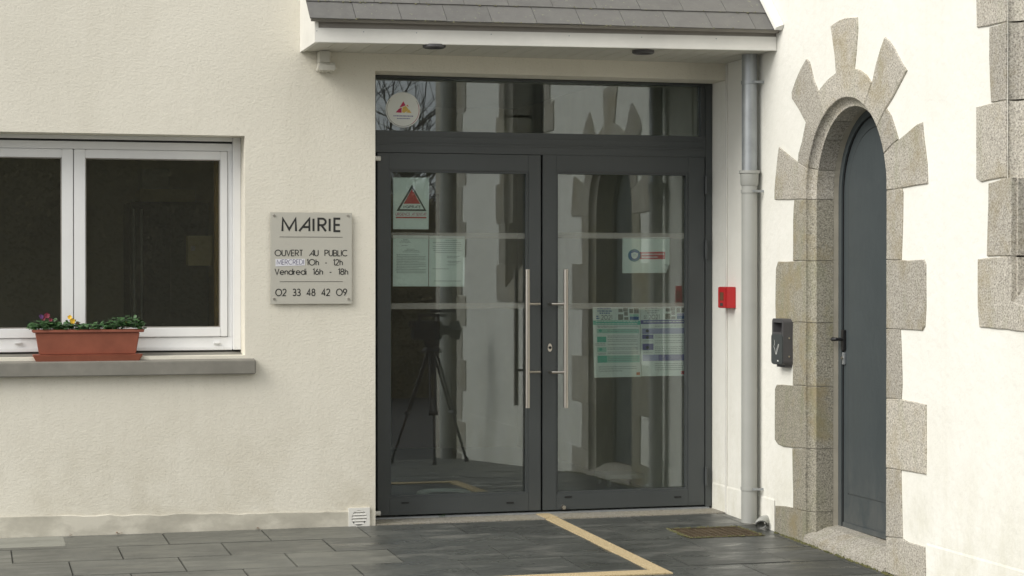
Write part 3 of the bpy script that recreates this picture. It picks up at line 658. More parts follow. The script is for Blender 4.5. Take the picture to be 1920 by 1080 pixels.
# decking under slates
us = .0
uL = (YA-.003-roofpt(eL[0], 0).y)/math.cos(PIT); uR = (YA-.003-roofpt(eR[0], 0).y)/math.cos(PIT)
lo = [roofpt(eL[0]+.012, .02, -.02), roofpt(eR[0], .02, -.02), roofpt(eR[0], uR-.02, -.02), roofpt(eL[0]+.012, uL-.02, -.02)]
hi = [roofpt(eL[0]+.012, .02, -.001), roofpt(eR[0], .02, -.001), roofpt(eR[0], uR-.02, -.001), roofpt(eL[0]+.012, uL-.02, -.001)]
MB().hexa(lo, hi).build('roof_deck', M['slateunder'], can)
# gable cheek on the left: white wedge
q0 = roofpt(eL[0], 0); qt = roofpt(eL[0], uL)
xw0, xw1 = cxl-.002, cxl+.018
tri = [(fl[1]-.0, cz-.001), (fl[1]-.0, et-.004), (YA-.001, et+(YA-fl[1])*math.tan(PIT)-.004), (YA-.001, cz-.001)]
MB().hexa([(xw0, y, z) for y, z in tri], [(xw1, y, z) for y, z in tri]).build('side_board', M['paint'], can)
# verge flashing right, white metal against the side wall
lo = [roofpt(XB-.045, -.01, .022), roofpt(XB-.003, -.01, .022), roofpt(XB-.003, uR, .022), roofpt(XB-.045, uR, .022)]
hi = [roofpt(XB-.040, -.01, .04), roofpt(XB-.003, -.01, .06), roofpt(XB-.003, uR, .06), roofpt(XB-.040, uR, .04)]
MB().hexa(lo, hi).build('verge_flashing', M['paint'], can)
# moss specks at slate edges
mb = MB()
for _ in range(150):
    x_ = random.uniform(eL[0], eR[0]); c = random.choice((0, 0, 1, 1, 2)); r_ = random.uniform(.002, .006)
    p = roofpt(x_, c*EXP+random.gauss(0, .004)-.001, .016)
    mb.add([p+Vector((-r_*1.5, 0, 0)), p+Vector((0, -r_, 0)), p+Vector((r_*1.5, 0, 0)), p+Vector((0, r_, r_)), p+Vector((0, 0, r_*1.4))], [(0, 1, 4), (1, 2, 4), (2, 3, 4), (3, 0, 4)])
o = mb.build('moss', M['moss'], can); o['kind'] = 'stuff'
# recessed spots
def onZ(px, py, z): r = ray(px, py); t_ = (z-CAMZ)/r.z; return r.x*t_, r.y*t_
for (px, py, lab) in ((814, 86.5, 'round recessed spotlight in the canopy soffit above the left glass door'), (1206, 97, 'round recessed spotlight in the canopy soffit above the right glass door')):
    x_, y_ = onZ(px, py, cz-.004); t = thing('recessed_spotlight', lab, 'spotlight', (x_, y_, cz-.004), 'spotlights in the canopy soffit')
    mb = MB(); n = 28; rr = [(.062, -.0), (.062, -.014), (.054, -.019), (.042, -.014), (.038, .002)]
    vs = [(x_+r*math.cos(2*PI*k/n), y_+r*math.sin(2*PI*k/n), cz+.003+dz) for r, dz in rr for k in range(n)]
    mb.add(vs, [(i*n+k, i*n+(k+1) % n, (i+1)*n+(k+1) % n, (i+1)*n+k) for i in range(len(rr)-1) for k in range(n)]); mb.build('trim_ring', M['grey'], t, smooth=True)
    MB().tube([(x_, y_, cz+.0025), (x_, y_, cz-.006)], .037, 24).build('lens', M['plexi'], t)
# plastered bracket below the left end of the canopy
bx, bz = onY(594, 96, YA); bx2 = onY(613, 96, YA)[0]
t = thing('white_fitting', 'small off-white painted bracket on the wall under the left end of the canopy', 'bracket', (bx, YA, bz))
MB().box(bx, bx2, YA-.10, YA-.0005, onY(600, 120, YA)[1], cz+.002).build('upper_block', M['soffit'], t, bevel=.004)
mb = MB()
for i in range(4):
    x0 = bx-.004+i*.022; mb.tube([(x0+.008, YA-.115, onY(600, 134, YA)[1]+.012), (x0+.012, YA-.01, onY(600, 134, YA)[1]+.008)], .016, 10)
mb.box(bx-.002, bx+.085, YA-.09, YA-.001, onY(600, 134, YA)[1]+.012, onY(600, 120, YA)[1]-.0005)
mb.build('ribbed_foot', M['soffit'], t, bevel=.0)

# ================================================================== GLASS ENTRANCE
ent = thing('glazed_entrance', 'anthracite double glass entrance doors with a fixed light above', 'door', ((dx0+XB)/2, YD, 0))
YF = YD-.045     # frame front
def xat(px, py=600, Y=None): return onY(px, py, Y or YF)[0]
def zat(px, py, Y=None): return onY(px, py, Y or YF)[1]
gx0, gx1 = dx0+.004, XB-.003
z_ft = dz1-.0005; z_gt = zat(1000, 153); z_gb = zat(1000, 249.5); z_rb = zat(1000, 291.2)
zth = .012
fr1 = xat(1323)
mb = MB(); fd = YF+.075
mb.box(gx0, gx0+.045, YF, fd, zth, z_ft); mb.box(fr1, gx1, YF, fd, zth, z_ft)
mb.box(gx0+.045, fr1, YF, fd, z_gt, z_ft-.0)
mb.build('outer_frame', M['anth'], ent, bevel=.002)
mb = MB(); z_a = z_rb+.004
mb.box(gx0+.0455, fr1-.0005, YF, fd, z_a, z_gb)
mb.build('transom_rail', M['anth'], ent, bevel=.002)
for f in (.22, .50, .62): 
    zc_ = z_gb+(z_a-z_gb)*f; MB().box(gx0+.046, fr1-.001, YF-.0035, YF+.0, zc_-.004, zc_+.004).build('rail_rib', M['anth'], ent)
MB().box(gx0+.046, fr1-.001, YF-.006, YF-.0002, z_gt+.003, z_gt+.012).build('drip_bead', M['anth'], ent)
MB().box(gx0+.0455, fr1-.028, YD, YD+.008, z_gb+.0005, z_gt-.0005).build('fixed_glass', M['glass'], ent)
MB().box(fr1-.0275, fr1-.0005, YF+.01, fd-.01, z_gb+.0005, z_gt-.0005).build('glazing_bead', M['anth'], ent)
def leaf(pl, pr, gl, gr, gtop, gbot, side):
    x0, x1 = xat(pl), xat(pr); zt_ = zat((pl+pr)/2, 287+ (5.5 if side > 0 else 1.5)); zb_2 = .022
    g0, g1 = xat(gl), xat(gr); zg1 = zat((gl+gr)/2, gtop); zg0 = zat((gl+gr)/2, gbot)
    mb = MB(); y0, y1 = YF+.004, YF+.066
    mb.box(x0, g0, y0, y1, zb_2, zt_); mb.box(g1, x1, y0, y1, zb_2, zt_); mb.box(g0+.0001, g1-.0001, y0, y1, zg1, zt_); mb.box(g0+.0001, g1-.0001, y0, y1, zb_2, zg0)
    lf = mb.build('door_leaf', M['anth'], ent, bevel=.0015)
    MB().box(g0-.002, g1+.002, YD, YD+.008, zg0-.002, zg1+.002).build('glass', M['glass'], lf)
    mb = MB(); b_ = .012; yb0_, yb1_ = YF+.012, YD-.001
    mb.box(g0, g0+b_, yb0_, yb1_, zg0, zg1); mb.box(g1-b_, g1, yb0_, yb1_, zg0, zg1); mb.box(g0+b_, g1-b_, yb0_, yb1_, zg1-b_, zg1); mb.box(g0+b_, g1-b_, yb0_, yb1_, zg0, zg0+b_)
    mb.build('glazing_bead', M['anth'], lf)
    for yy in (442, 573.5):
        z_ = zat((gl+gr)/2, yy, YD); MB().box(g0+.013, g1-.013, YD-.0012, YD-.0004, z_-.017, z_+.017).build('frosted_strip', M['film'], lf)
    # drainage caps
    for xx in ((gl+30, gr-35) if side < 0 else (gl+22, gr-20)):
        x_, z_ = onY(xx, 943 if side < 0 else 932, YF); MB().box(x_-.022, x_+.022, y0-.004, y0-.0003, z_-.004, z_+.005).build('drain_cap', M['gasket'], lf, bevel=.001)
    # pull bar
    bp, mp = (989, 1006) if side < 0 else (1061, 1030)
    yb_ = YF-.075; xb_ = onY(bp, 600, yb_)[0]; xm_ = xat(mp)
    zt2 = onY(bp, 505, yb_)[1]; zb2 = onY(bp, 765, yb_)[1]
    MB().tube([(xb_, yb_, zb2), (xb_, yb_, zt2)], .0145, 20).build('pull_bar', M['steel'], lf, smooth=True)
    for yy in (570, 698):
        z_ = onY(bp, yy, yb_)[1]
        MB().tube([(xb_, yb_, z_), (xm_, yb_+.012, z_), (xm_, YF+.004, z_)], .008, 12).build('bar_support', M['steel'], lf, smooth=True)
    return lf, y0
lf1, y0l = leaf(708, 1014.3, 730, 991.5, 320, 930, -1)
lf2, _ = leaf(1018, 1321.5, 1043.5, 1291, 323.5, 922, 1)
x_, z_ = onY(1031, 653, YF)
MB().hexa(*[[(x_+.013*math.cos(a)*1.0, y, z_+(.028 if math.sin(a) > 0 else .02)*math.sin(a)) for a in [2*PI*k/16 for k in range(16)]] for y in (y0l-.006, y0l-.0003)]).build('lock_plate', M['steel'], lf2)
MB().tube([(x_, y0l-.014, z_+.004), (x_, y0l-.006, z_+.004)], .0085, 14).build('lock_cylinder', M['black'], lf2)
x_, z_ = onY(1056, 951, YF)
MB().tube([(x_, y0l-.022, z_), (x_, y0l-.0003, z_)], [.012, .014], 16).build('door_stop', M['steel'], lf2, smooth=True)
for yy in (350, 470, 905) if False else (347, 468, 893):
    x_, z_ = onY(1324.5, yy, YF-.01)
    MB().tube([(x_, YF-.010, z_-.055), (x_, YF-.010, z_+.055)], .0095, 12).build('hinge', M['anth'], lf2, smooth=True)
# white hinge caps on the left edge
for yy in (297, 963):
    x_, z_ = onY(703.5, yy, YF-.03)
    MB().tube([(x_-.02, YF-.03, z_), (x_+.030, YF-.03, z_)], .014, 14).build('white_cap', M['paint'], ent, smooth=True)
MB().box(gx0, fr1+.02, YF-.018, YF+.07, -.0, zth-.0005).build('threshold_bar', M['zinc'], ent, bevel=.002)
# granite threshold slab
t = thing('granite_threshold', 'speckled granite threshold slab along the foot of the glass doors', 'threshold', ((dx0+XB)/2, YA+.1, 0))
MB().hexa([(dx0+.002, YA-.001, -.06), (XB-.001, YA-.001, -.06), (XB-.001, YD+.1, -.06), (dx0+.002, YD+.1, -.06)], [(dx0+.002, YA-.001, .002), (XB-.001, YA-.001, .002), (XB-.001, YD+.1, .0-.002+.006), (dx0+.002, YD+.1, .004)]).build('slab', M['granite2'], t, bevel=.003)
strip_t = bpy.data.objects['beige_floor_strip']
MB().box(3.215, 3.295, YA+.012, YF-.02, .0025, .0065).build('strip', M['strip'], strip_t)

# ================================================================== WINDOW
win = thing('office_window', 'white framed two-sash window with a planter in front of it', 'window', (midx, YW, wz0))
def wx(px, py=450): return onY(px, py, YW)[0]
def wz(px, py): return onY(px, py, YW)[1]
fx1 = wx(435.5); fx0 = 2*midx-fx1; fzb = wz(250, 658); fzt = wz(250, 266.5)
gl_r = (wx(160), wx(413)); gz = (wz(286, 614.5), wz(286, 298.0))
mb = MB(); sxr = wx(427)
sash_t = wz(250, 281); sash_b = wz(250, 633)
mb.box(fx0, fx1, YW, YW+.06, sash_t, fzt); mb.box(fx0, fx1, YW, YW+.06, fzb+.0, sash_b)
mb.box(sxr, fx1, YW, YW+.06, sash_b, sash_t); mb.box(fx0, 2*midx-sxr, YW, YW+.06, sash_b, sash_t)
mb.build('frame', M['pvc'], win, bevel=.002)
MB().box(fx0, fx1, YW-.012, YW-.0003, fzb, fzb+.022).build('drip_ledge', M['pvc'], win, bevel=.003)
for sgn in (1, -1):
    f = (lambda x: x) if sgn > 0 else (lambda x: 2*midx-x)
    a, b = sorted((f(midx+.002), f(sxr-.0025))); g0, g1 = sorted((f(wx(160)), f(wx(413))))
    mb = MB(); y0, y1 = YW-.010, YW+.055
    mb.box(a, g0, y0, y1, sash_b+.002, sash_t-.002); mb.box(g1, b, y0, y1, sash_b+.002, sash_t-.002)
    mb.box(g0+.0001, g1-.0001, y0, y1, gz[1], sash_t-.002); mb.box(g0+.0001, g1-.0001, y0, y1, sash_b+.002, gz[0])
    sash = mb.build('sash', M['pvc'], win, bevel=.003)
    MB().box(g0-.003, g1+.003, YW+.012, YW+.02, gz[0]-.003, gz[1]+.003).build('glass', M['wglass'], sash)
    mb = MB(); q = .006; mb.box(g0, g0+q, YW+.002, YW+.012, gz[0], gz[1]); mb.box(g1-q, g1, YW+.002, YW+.012, gz[0], gz[1]); mb.box(g0+q, g1-q, YW+.002, YW+.012, gz[1]-q, gz[1]); mb.box(g0+q, g1-q, YW+.002, YW+.012, gz[0], gz[0]+q)
    mb.build('gasket', M['slateunder'], sash)
for px in (34, 406):
    x_, z_ = onY(px, 643, YW-.01); MB().box(x_-.018, x_+.018, YW-.02, YW-.0105 if False else YW-.0004, z_-.005, z_+.005).build('drain_cap', M['pvc'], win, bevel=.002)
# shutter rails, bottom lath and slot
for f in ((lambda x: x), (lambda x: 2*midx-x)):
    a, b = sorted((f(fx1+.0005), f(wx1-.001))); MB().box(a, b, YW-.03, YW+.05, fzb+.002, wz1-.0005).build('shutter_rail', M['pvc'], win, bevel=.002)
MB().box(fx0, fx1, YW-.02, YW-.002, fzt+.011, wz1-.0005).build('shutter_lath', M['pvc'], win, bevel=.002)
MB().box(fx0, fx1, YW+.001, YW+.05, fzt+.0005, wz1-.0005).build('shutter_slot', M['black'], win)
MB().box(fx0, fx1, YW+.0, YW+.05, zb_-.001, fzb-.0005).build('gasket', M['gasket'], win)

# ================================================================== SIGN
sy = YA-.020
def sp(px, py, Y=sy): return onY(px, py, Y)
s0 = sp(507, 484); s1_ = sp(660, 484); szt = sp(583, 398.5)[1]; szb = sp(583, 570)[1]
sign = thing('town_hall_sign', 'grey acrylic MAIRIE opening hours plate screwed to the cream wall', 'sign', (s0[0], sy, szb))
MB().box(s0[0], s1_[0], sy, sy+.006, szb, szt).build('plate', M['plexi'], sign, bevel=.001)
place_sign = lambda x, z, layer=0: (x, sy-.0008-.00015*layer, z)
def sline(s, xa, xb, yt, yb, wt, nm='lettering', m='ink', gap=.16, pl=place_sign):
    a = sp(xa, (yt+yb)/2)[0]; b = sp(xb, (yt+yb)/2)[0]; xm = (xa+xb)/2
    o_ = text_mb(s, a, b, sp(xm, yb)[1], sp(xm, yt)[1], pl, wt, gap).build(nm, M[m], sign)
    if len(s) > 1: o_['kind'] = 'stuff'
    return o_
_st = [(529.5, 555, 'M'), (561, 580, 'A'), (588, 588.1, 'I'), (597, 611, 'R'), (618.3, 618.4, 'I'), (627, 638, 'E')]
for xa_, xb_l, ch in _st: sline(ch, xa_-(.25 if ch == 'I' else 0), xb_l+(.25 if ch == 'I' else 0), 410, 433.4, .0118, nm='letter')
sline('OUVERT  AU  PUBLIC', 515.6, 651, 469, 479.8, .0049, gap=.17)
sline('10h  -  12h', 575.5, 642, 486.5, 497.2, .0049, gap=.2)
sline('Vendredi  16h  -  18h', 515.6, 652, 504, 514.7, .0049, gap=.17)
sline('02  33  48  42  09', 517, 650, 542, 554.3, .0058, gap=.2)
for yy in (444.2, 528.2):
    a = sp(524.2, yy); b = sp(642.5, yy); MB().box(a[0], b[0], sy-.0009, sy-.0003, a[1]-.0012, a[1]+.0012).build('rule_line', M['ink'], sign)
a = sp(516.5, 498.8); b = sp(571.5, 485.6)
MB().hexa([(a[0], sy-.0004, a[1]-.002), (b[0], sy-.0004, a[1]+.004), (b[0], sy-.0004, b[1]+.001), (a[0], sy-.0004, b[1]-.001)], [(a[0], sy-.0014, a[1]-.002), (b[0], sy-.0014, a[1]+.004), (b[0], sy-.0014, b[1]+.001), (a[0], sy-.0014, b[1]-.001)]).build('stuck_label', M['label'], sign)
sline('MERCREDI', 519.3, 569, 487.2, 496.0, .0028, 'label_lettering', 'pink', gap=.2, pl=lambda x, z, layer=0: (x, sy-.0019-.00015*layer, z+.02*(x-a[0])*.6))
for px, py in ((514, 404), (652.5, 404.5), (514, 560.5), (653.5, 560.5)):
    x_, z_ = sp(px, py); MB().tube([(x_, sy-.005, z_), (x_, YA-.0005, z_)], [.0065, .0065], 12).build('screw', M['steel'], sign, smooth=True)

# ================================================================== VENT
vx0, vzt = onY(653.5, 953, YA-.014); vx1, vzb = onY(693.5, 988, YA-.014)
t = thing('wall_vent', 'square white louvred vent grille at the foot of the cream wall', 'vent', (vx0, YA, vzb))
cx_, cz_, rr = (vx0+vx1)/2, (vzt+vzb)/2-.002, (vx1-vx0)*.36
n = 24
outer = [(vx0, vzb), (vx1, vzb), (vx1, vzt), (vx0, vzt)]; hole = [(cx_+rr*math.cos(2*PI*k/n), cz_+rr*math.sin(2*PI*k/n)) for k in range(n)]
mb = fill(outer, [hole], lambda x, z: (x, YA-.014, z))
mb.add([(x, YA-.014, z) for x, z in outer]+[(x, YA-.0005, z) for x, z in outer], [(i, (i+1) % 4, 4+(i+1) % 4, 4+i) for i in range(4)])
mb.add([(x, YA-.014, z) for x, z in hole]+[(x, YA-.003, z) for x, z in hole], [(i, (i+1) % n, n+(i+1) % n, n+i) for i in range(n)])
mb.build('grille_plate', M['paint'], t)
MB().hexa([(x, YA-.0032, z) for x, z in hole], [(x, YA-.0028, z) for x, z in hole]).build('dark_opening', M['black'], t)
for k in range(5):
    z_ = cz_-rr*.78+k*rr*.39; hw = math.sqrt(max(rr*rr-(z_-cz_)**2, 0))
    MB().hexa([(cx_-hw, YA-.004, z_+.010), (cx_-hw, YA-.014, z_-.002), (cx_-hw, YA-.014, z_+.003), (cx_-hw, YA-.004, z_+.014)], [(cx_+hw, YA-.004, z_+.010), (cx_+hw, YA-.014, z_-.002), (cx_+hw, YA-.014, z_+.003), (cx_+hw, YA-.004, z_+.014)]).build('louvre', M['paint'], t)

# ================================================================== STICKER on transom glass
def disc(r, n=40, r0=0): return [(r*math.cos(2*PI*k/n), r*math.sin(2*PI*k/n)) for k in range(n)]
sx_, sz_ = onY(755.5, 206, YD); R_ = (onY(788, 206, YD)[0]-onY(723, 206, YD)[0])/2
t = thing('round_sticker', 'round white sticker with red and yellow triangle emblem on the glass above the doors', 'sticker', (sx_, YD, sz_))
MB().hexa([(sx_+a, YD-.0016, sz_+b) for a, b in disc(R_)], [(sx_+a, YD-.0006, sz_+b) for a, b in disc(R_)]).build('disc', M['paper'], t)
k = R_/118.0        # emblem measured in the enlarged photo: centre (800,765)
def flat(pts, name, m, Y, cx=800, cz=765, k=k, ox=None, oz=None, par=None):
    ox = sx_ if ox is None else ox; oz = sz_ if oz is None else oz
    P = [(ox+(a-cx)*k, oz-(b-cz)*k) for a, b in pts]; return fill(P, [], lambda x, z: (x, Y, z)).build(name, M[m], par or t)
flat([(802, 708), (818, 735), (775, 752)], 'red_shard', 'crimson', YD-.0020)
flat([(772, 758), (792, 750), (790, 785), (750, 783)], 'red_shard', 'crimson', YD-.0020)
flat([(796, 748), (820, 738), (840, 765), (808, 785), (793, 782)], 'yellow_shard', 'yellow', YD-.0020)
flat([(822, 736), (832, 730), (838, 745)], 'orange_shard', 'orange', YD-.0020)
flat([(820, 782), (842, 762), (858, 785)], 'orange_shard', 'yellow', YD-.0020)
mb = MB(); ribbon(mb, arc(sx_, sz_, R_*.93, R_*.93, -215, 35, 40), .0028, lambda x, z, l: (x, YD-.0020, z), 0); mb.build('rim_text', M['textp'], t)
mb = MB(); ribbon(mb, arc(sx_, sz_, R_*.93, R_*.93, -60, 20, 12), .002, lambda x, z, l: (x, YD-.0021, z), 0); mb.build('rim_line', M['crimson'], t)
mb = MB()
for (xa, xb, yy, hh) in ((735, 868, 806, 7), (760, 845, 823, 6)):
    x0 = xa
    while x0 < xb:
        w_ = random.uniform(4, 8); mb.box(sx_+(x0-800)*k, sx_+(x0+w_-800)*k, YD-.0021, YD-.0019, sz_-(yy+hh/2-765)*k, sz_-(yy-hh/2-765)*k); x0 += w_+3
mb.build('caption', M['purple'], t)['kind'] = 'stuff'

# ================================================================== PAPERS behind the glass
YP = YD+.0125
def paper(name, label, cat, c, group=None, curl=None):
    # c: four px corners tl,tr,br,bl
    P = [onY(*q, YP) for q in c]; t_ = thing(name, label, cat, (P[3][0], YP, P[3][1]), group)
    nx, nz = 8, 8; vs = []; fs = []
    for i in range(nz+1):
        for j in range(nx+1):
            u, v = j/nx, i/nz; x = (P[0][0]*(1-u)+P[1][0]*u)*(1-v)+(P[3][0]*(1-u)+P[2][0]*u)*v; z = (P[0][1]*(1-u)+P[1][1]*u)*(1-v)+(P[3][1]*(1-u)+P[2][1]*u)*v
            y = YP+.0006*math.sin(u*7+v*3)
            if curl and u > .8 and v > .75: y += (u-.8)*(v-.75)*.55; x -= (u-.8)*(v-.75)*.2
            vs.append((x, y, z))
    for i in range(nz):
        for j in range(nx): fs.append((i*(nx+1)+j, i*(nx+1)+j+1, (i+1)*(nx+1)+j+1, (i+1)*(nx+1)+j))
    MB().add(vs, fs).build('sheet', M['paper'], t_)
    def at(u, v, layer=0):
        x = (P[0][0]*(1-u)+P[1][0]*u)*(1-v)+(P[3][0]*(1-u)+P[2][0]*u)*v; z = (P[0][1]*(1-u)+P[1][1]*u)*(1-v)+(P[3][1]*(1-u)+P[2][1]*u)*v
        return (x, YP-.0010-.0002*layer, z)
    return t_, at
def rect(mb, at, u0, v0, u1, v1, layer=0): mb.add([at(u0, v0, layer), at(u1, v0, layer), at(u1, v1, layer), at(u0, v1, layer)], [(0, 1, 2, 3)]); return mb
def txt(at, s, u0, u1, v0, v1, wt, name, m, par, layer=2, gap=.2):
    o_ = text_mb(s, u0, u1, 1-v1, 1-v0, lambda x, y, l=0: at(x, 1-y, layer+l), wt, gap).build(name, M[m], par); o_['kind'] = 'stuff'; return o_
# security alert sheet: measured in the enlarged crop 4.694x from (720,320); sheet (82,60)-(400,60)-(392,517)-(80,515)
t, at = paper('alert_notice', 'security alert sheet with a red and black warning triangle in the left door', 'notice', [(737.3, 332.8), (805, 333), (803.6, 430), (737, 429.6)])
U = lambda x: (x-81)/316; V = lambda y: (y-60)/457
def tri_(pts, layer, name, m): MB().add([at(U(a), V(b), layer) for a, b in pts], [(0, 1, 2)]).build(name, M[m], t)
tri_([(245, 122), (376, 356), (110, 356)], 0, 'black_triangle', 'greydk'); tri_([(245, 158), (352, 340), (138, 340)], 1, 'white_triangle', 'paper')
MB().add([at(U(a), V(b), 2) for a, b in ((245, 162), (320, 292), (172, 292))], [(0, 1, 2)]).build('red_triangle', M['redprint'], t)
txt(at, 'VIGIPIRATE', U(168), U(322), V(309), V(329), .0095, 'lettering', 'ink', t, 2)
txt(at, 'URGENCE ATTENTAT', U(103), U(376), V(373), V(396), .008, 'lettering', 'crimson', t, 0)
rect(MB(), at, U(105), V(408), U(376), V(420)).build('red_line', M['redprint'], t)
def typed(at, rows, par, u0, u1, name='typed_text', m='textp', layer=0, jitw=True, hh=.006):
    mb = MB()
    for r_ in rows:
        v, a, b = r_; x = a
        while x < b:
            w_ = random.uniform(.02, .075); rect(mb, at, x, v-hh, min(x+w_, b), v+hh, layer); x += w_+.012
    o_ = mb.build(name, M[m], par); o_['kind'] = 'stuff'
t, at = paper('typed_notice', 'white typed letter taped in the left door, left sheet of the pair', 'notice', [(737, 441), (803.6, 441.6), (803, 537), (736.6, 537)])
rows = [(.08, .28, .42), (.11, .22, .46), (.135, .18, .5), (.2, .24, .4), (.27, .38, .6), (.295, .32, .72), (.325, .28, .76)]+[(.38+.032*i, .1, .92 if i % 4 else .72) for i in range(12)]
typed(at, rows, t, 0, 1)
t, at = paper('typed_notice', 'white typed letter taped in the left door, right sheet of the pair', 'notice', [(804.8, 441.8), (872, 443), (870.6, 537.4), (804.2, 537.2)])
rows = [(.09, .45, .78), (.13, .1, .88), (.17, .2, .9), (.21, .1, .9), (.25, .1, .86), (.29, .12, .9), (.33, .18, .8), (.40, .5, .85), (.43, .5, .8), (.50, .52, .88), (.53, .54, .82), (.57, .5, .76), (.65, .1, .55), (.89, .15, .9)]
typed(at, rows, t, 0, 1)
t, at = paper('camera_notice', 'white sheet with blue shield roundel and red band in the right door, corner curling', 'notice', [(1167.3, 445.5), (1255.8, 444.8), (1255, 511.5), (1167, 512.2)], curl=True)
U = lambda x: (x-205)/1062; V = lambda y: (y-182)/798
rect(MB(), at, U(560), V(508), U(1165), V(672), 0).build('red_band', M['redprint'], t)
mb = MB()
for yy in (560, 625):
    x = 640
    while x < (1130 if yy < 600 else 1000):
        rect(mb, at, U(x), V(yy-12), U(x+20), V(yy+12), 2); x += 30
mb.build('lettering', M['paper'], t)['kind'] = 'stuff'
cu, cv = U(470), V(583)
def dsc(ru, layer, m, nm): MB().add([at(cu+ru/1062*math.cos(a), cv+ru/798*math.sin(a), layer) for a in [2*PI*q/30 for q in range(30)]], [tuple(range(30))]).build(nm, M[m], t)
dsc(142, 1, 'teal', 'roundel'); dsc(118, 2, 'bluep', 'roundel_inner')
sh = [(400, 535), (475, 512), (552, 535), (550, 590), (525, 640), (475, 662), (425, 640), (402, 590)]
MB().add([at(U(a), V(b), 3) for a, b in sh], [tuple(range(8))]).build('shield', M['paper'], t)
rect(MB(), at, U(430), V(552), U(515), V(560), 4).build('shield_line', M['teal'], t); rect(MB(), at, U(430), V(592), U(515), V(600), 4).build('shield_line', M['teal'], t)
def calendar(label, corners, main, pale, left):
    t_, at = paper('calendar_poster', label, 'poster', corners, 'calendar posters in the right door')
    rnd = random.Random(3 if left else 5)
    txt(at, '2021', .18, .40, .115, .175, .014, 'lettering', 'textp', t_, 1, .28)
    typed(at, [(.02, .1, .38), (.055, .1, .40), (.085, .14, .36), (.13, .07, .13), (.16, .07, .14)], t_, 0, 1, hh=.008, m='bluep' if left else 'textp')
    tiles = [(.54, .02, .63, .07), (.64, .005, .74, .06), (.66, .065, .74, .12), (.77, .02, .85, .085), (.87, .01, .97, .085), (.53, .10, .64, .18), (.66, .14, .75, .18)]
    for q in tiles: rect(MB(), at, *q, 1).build('photo_tile', M['photo'], t_)
    rect(MB(), at, .78, .10, .97, .13, 1).build('pale_tile', M['greenl' if left else 'purplel'], t_); rect(MB(), at, .78, .132, .97, .18, 1).build('blue_tile', M['bluep'], t_)
    rect(MB(), at, 0, .19, 1, .25 if left else .245, 0).build('title_band', M[main], t_)
    mb = MB()
    for v in ((.215,) if not left else (.205, .235)):
        x = .06
        while x < .94: w_ = rnd.uniform(.03, .07); rect(mb, at, x, v-.006, min(x+w_, .95), v+.006, 2); x += w_+.012
    mb.build('band_lettering', M['paper'], t_)['kind'] = 'stuff'
    if left:
        for (v0, v1, a, b, mm) in ((.31, .37, .08, .97, pale), (.42, .50, .08, .27, main), (.57, .64, .08, .27, pale), (.69, .79, .08, .97, main), (.69, .79, .28, .96, pale)):
            rect(MB(), at, a, v0, b, v1, 1 if mm == pale and a > .2 else 0).build('row_band', M[mm], t_)
        typed(at, [(.27, .08, .95), (.285, .1, .5)]+[(v/100, .3, .94) for v in (32, 34.5, 41, 43, 46, 48.5, 53, 58, 60, 64, 66, 71, 73.5, 76)]+[(.52, .03, .25), (.54, .03, .25), (.655, .1, .27), (.67, .1, .25), (.85, .1, .9), (.88, .1, .9), (.91, .1, .6)], t_, 0, 1, hh=.004, layer=2)
        for v in (.335, .46, .60, .73): MB().add([at(.15+.035*math.cos(a), v+.022*math.sin(a), 3) for a in [2*PI*q/12 for q in range(12)]], [tuple(range(12))]).build('pictogram', M['greenp'], t_)
        rect(MB(), at, .90, .935, .975, .975, 1).build('orange_mark', M['orange'], t_)
    else:
        for (v0, v1, a, b, mm) in ((.31, .39, .03, .95, pale), (.40, .46, .03, .27, main), (.53, .62, .03, .27, main), (.69, .78, .03, .40, pale), (.69, .78, .38, .94, main)):
            rect(MB(), at, a, v0, b, v1, 1 if mm == main and a > .2 else 0).build('row_band', M[mm], t_)
        typed(at, [(v/100, .3, .93) for v in (28, 42, 44.5, 49, 52, 58, 60.5, 63, 66, 82, 85, 88, 91)]+[(.49, .05, .25), (.655, .05, .25)], t_, 0, 1, hh=.004, layer=2)
        for v in (.345, .44, .585): MB().add([at(.14+.035*math.cos(a), v+.022*math.sin(a), 3) for a in [2*PI*q/12 for q in range(12)]], [tuple(range(12))]).build('pictogram', M['greydk'], t_)
        rect(MB(), at, .88, .93, .955, .98, 1).build('red_mark', M['redprint'], t_)
calendar('green 2021 calendar poster low in the right door', [(1111.2, 575.8), (1200, 576.5), (1202, 706.3), (1114, 708)], 'greenp', 'greenl', True)
calendar('purple 2021 calendar poster low in the right door, beside the green one', [(1200.6, 575.8), (1288.5, 574.5), (1286.5, 704.4), (1203, 705.5)], 'purple', 'purplel', False)

# ================================================================== PLANTER
YPc = YA+.052
px0, pz0 = onY(60, 676.5, YPc-.08); 
pl = thing('planter_box', 'terracotta coloured plastic flower trough with saucer on the window sill', 'planter', (0.5, YPc, zf))
xl = onY(68, 650, YPc-.065)[0]; xr = onY(261, 650, YPc-.065)[0]
zsauc0 = zf-.0; ztop_ = onY(165, 619.5, YPc-.075)[1]
sl_z = zf+(zb_-zf)*((YPc-.08)-(YA-.055))/(YW-YA+.055)
zbse = max(zw, sl_z)+.002
def trough(mb, x0, x1, yc, hw0, hw1, dx, za, zb2):
    return mb.hexa([(x0+dx, yc-hw0, za), (x1-dx, yc-hw0, za), (x1-dx, yc+hw0, za), (x0+dx, yc+hw0, za)], [(x0, yc-hw1, zb2), (x1, yc-hw1, zb2), (x1, yc+hw1, zb2), (x0, yc+hw1, zb2)])
zs_t = onY(165, 662, YPc-.08)[1]
trough(MB(), onY(60, 665, YPc)[0]+.0, onY(266, 665, YPc)[0]+.0, YPc-.005, .066, .080, .022, zbse-.012, zs_t-.0085).build('saucer', M['terra'], pl, bevel=.003)
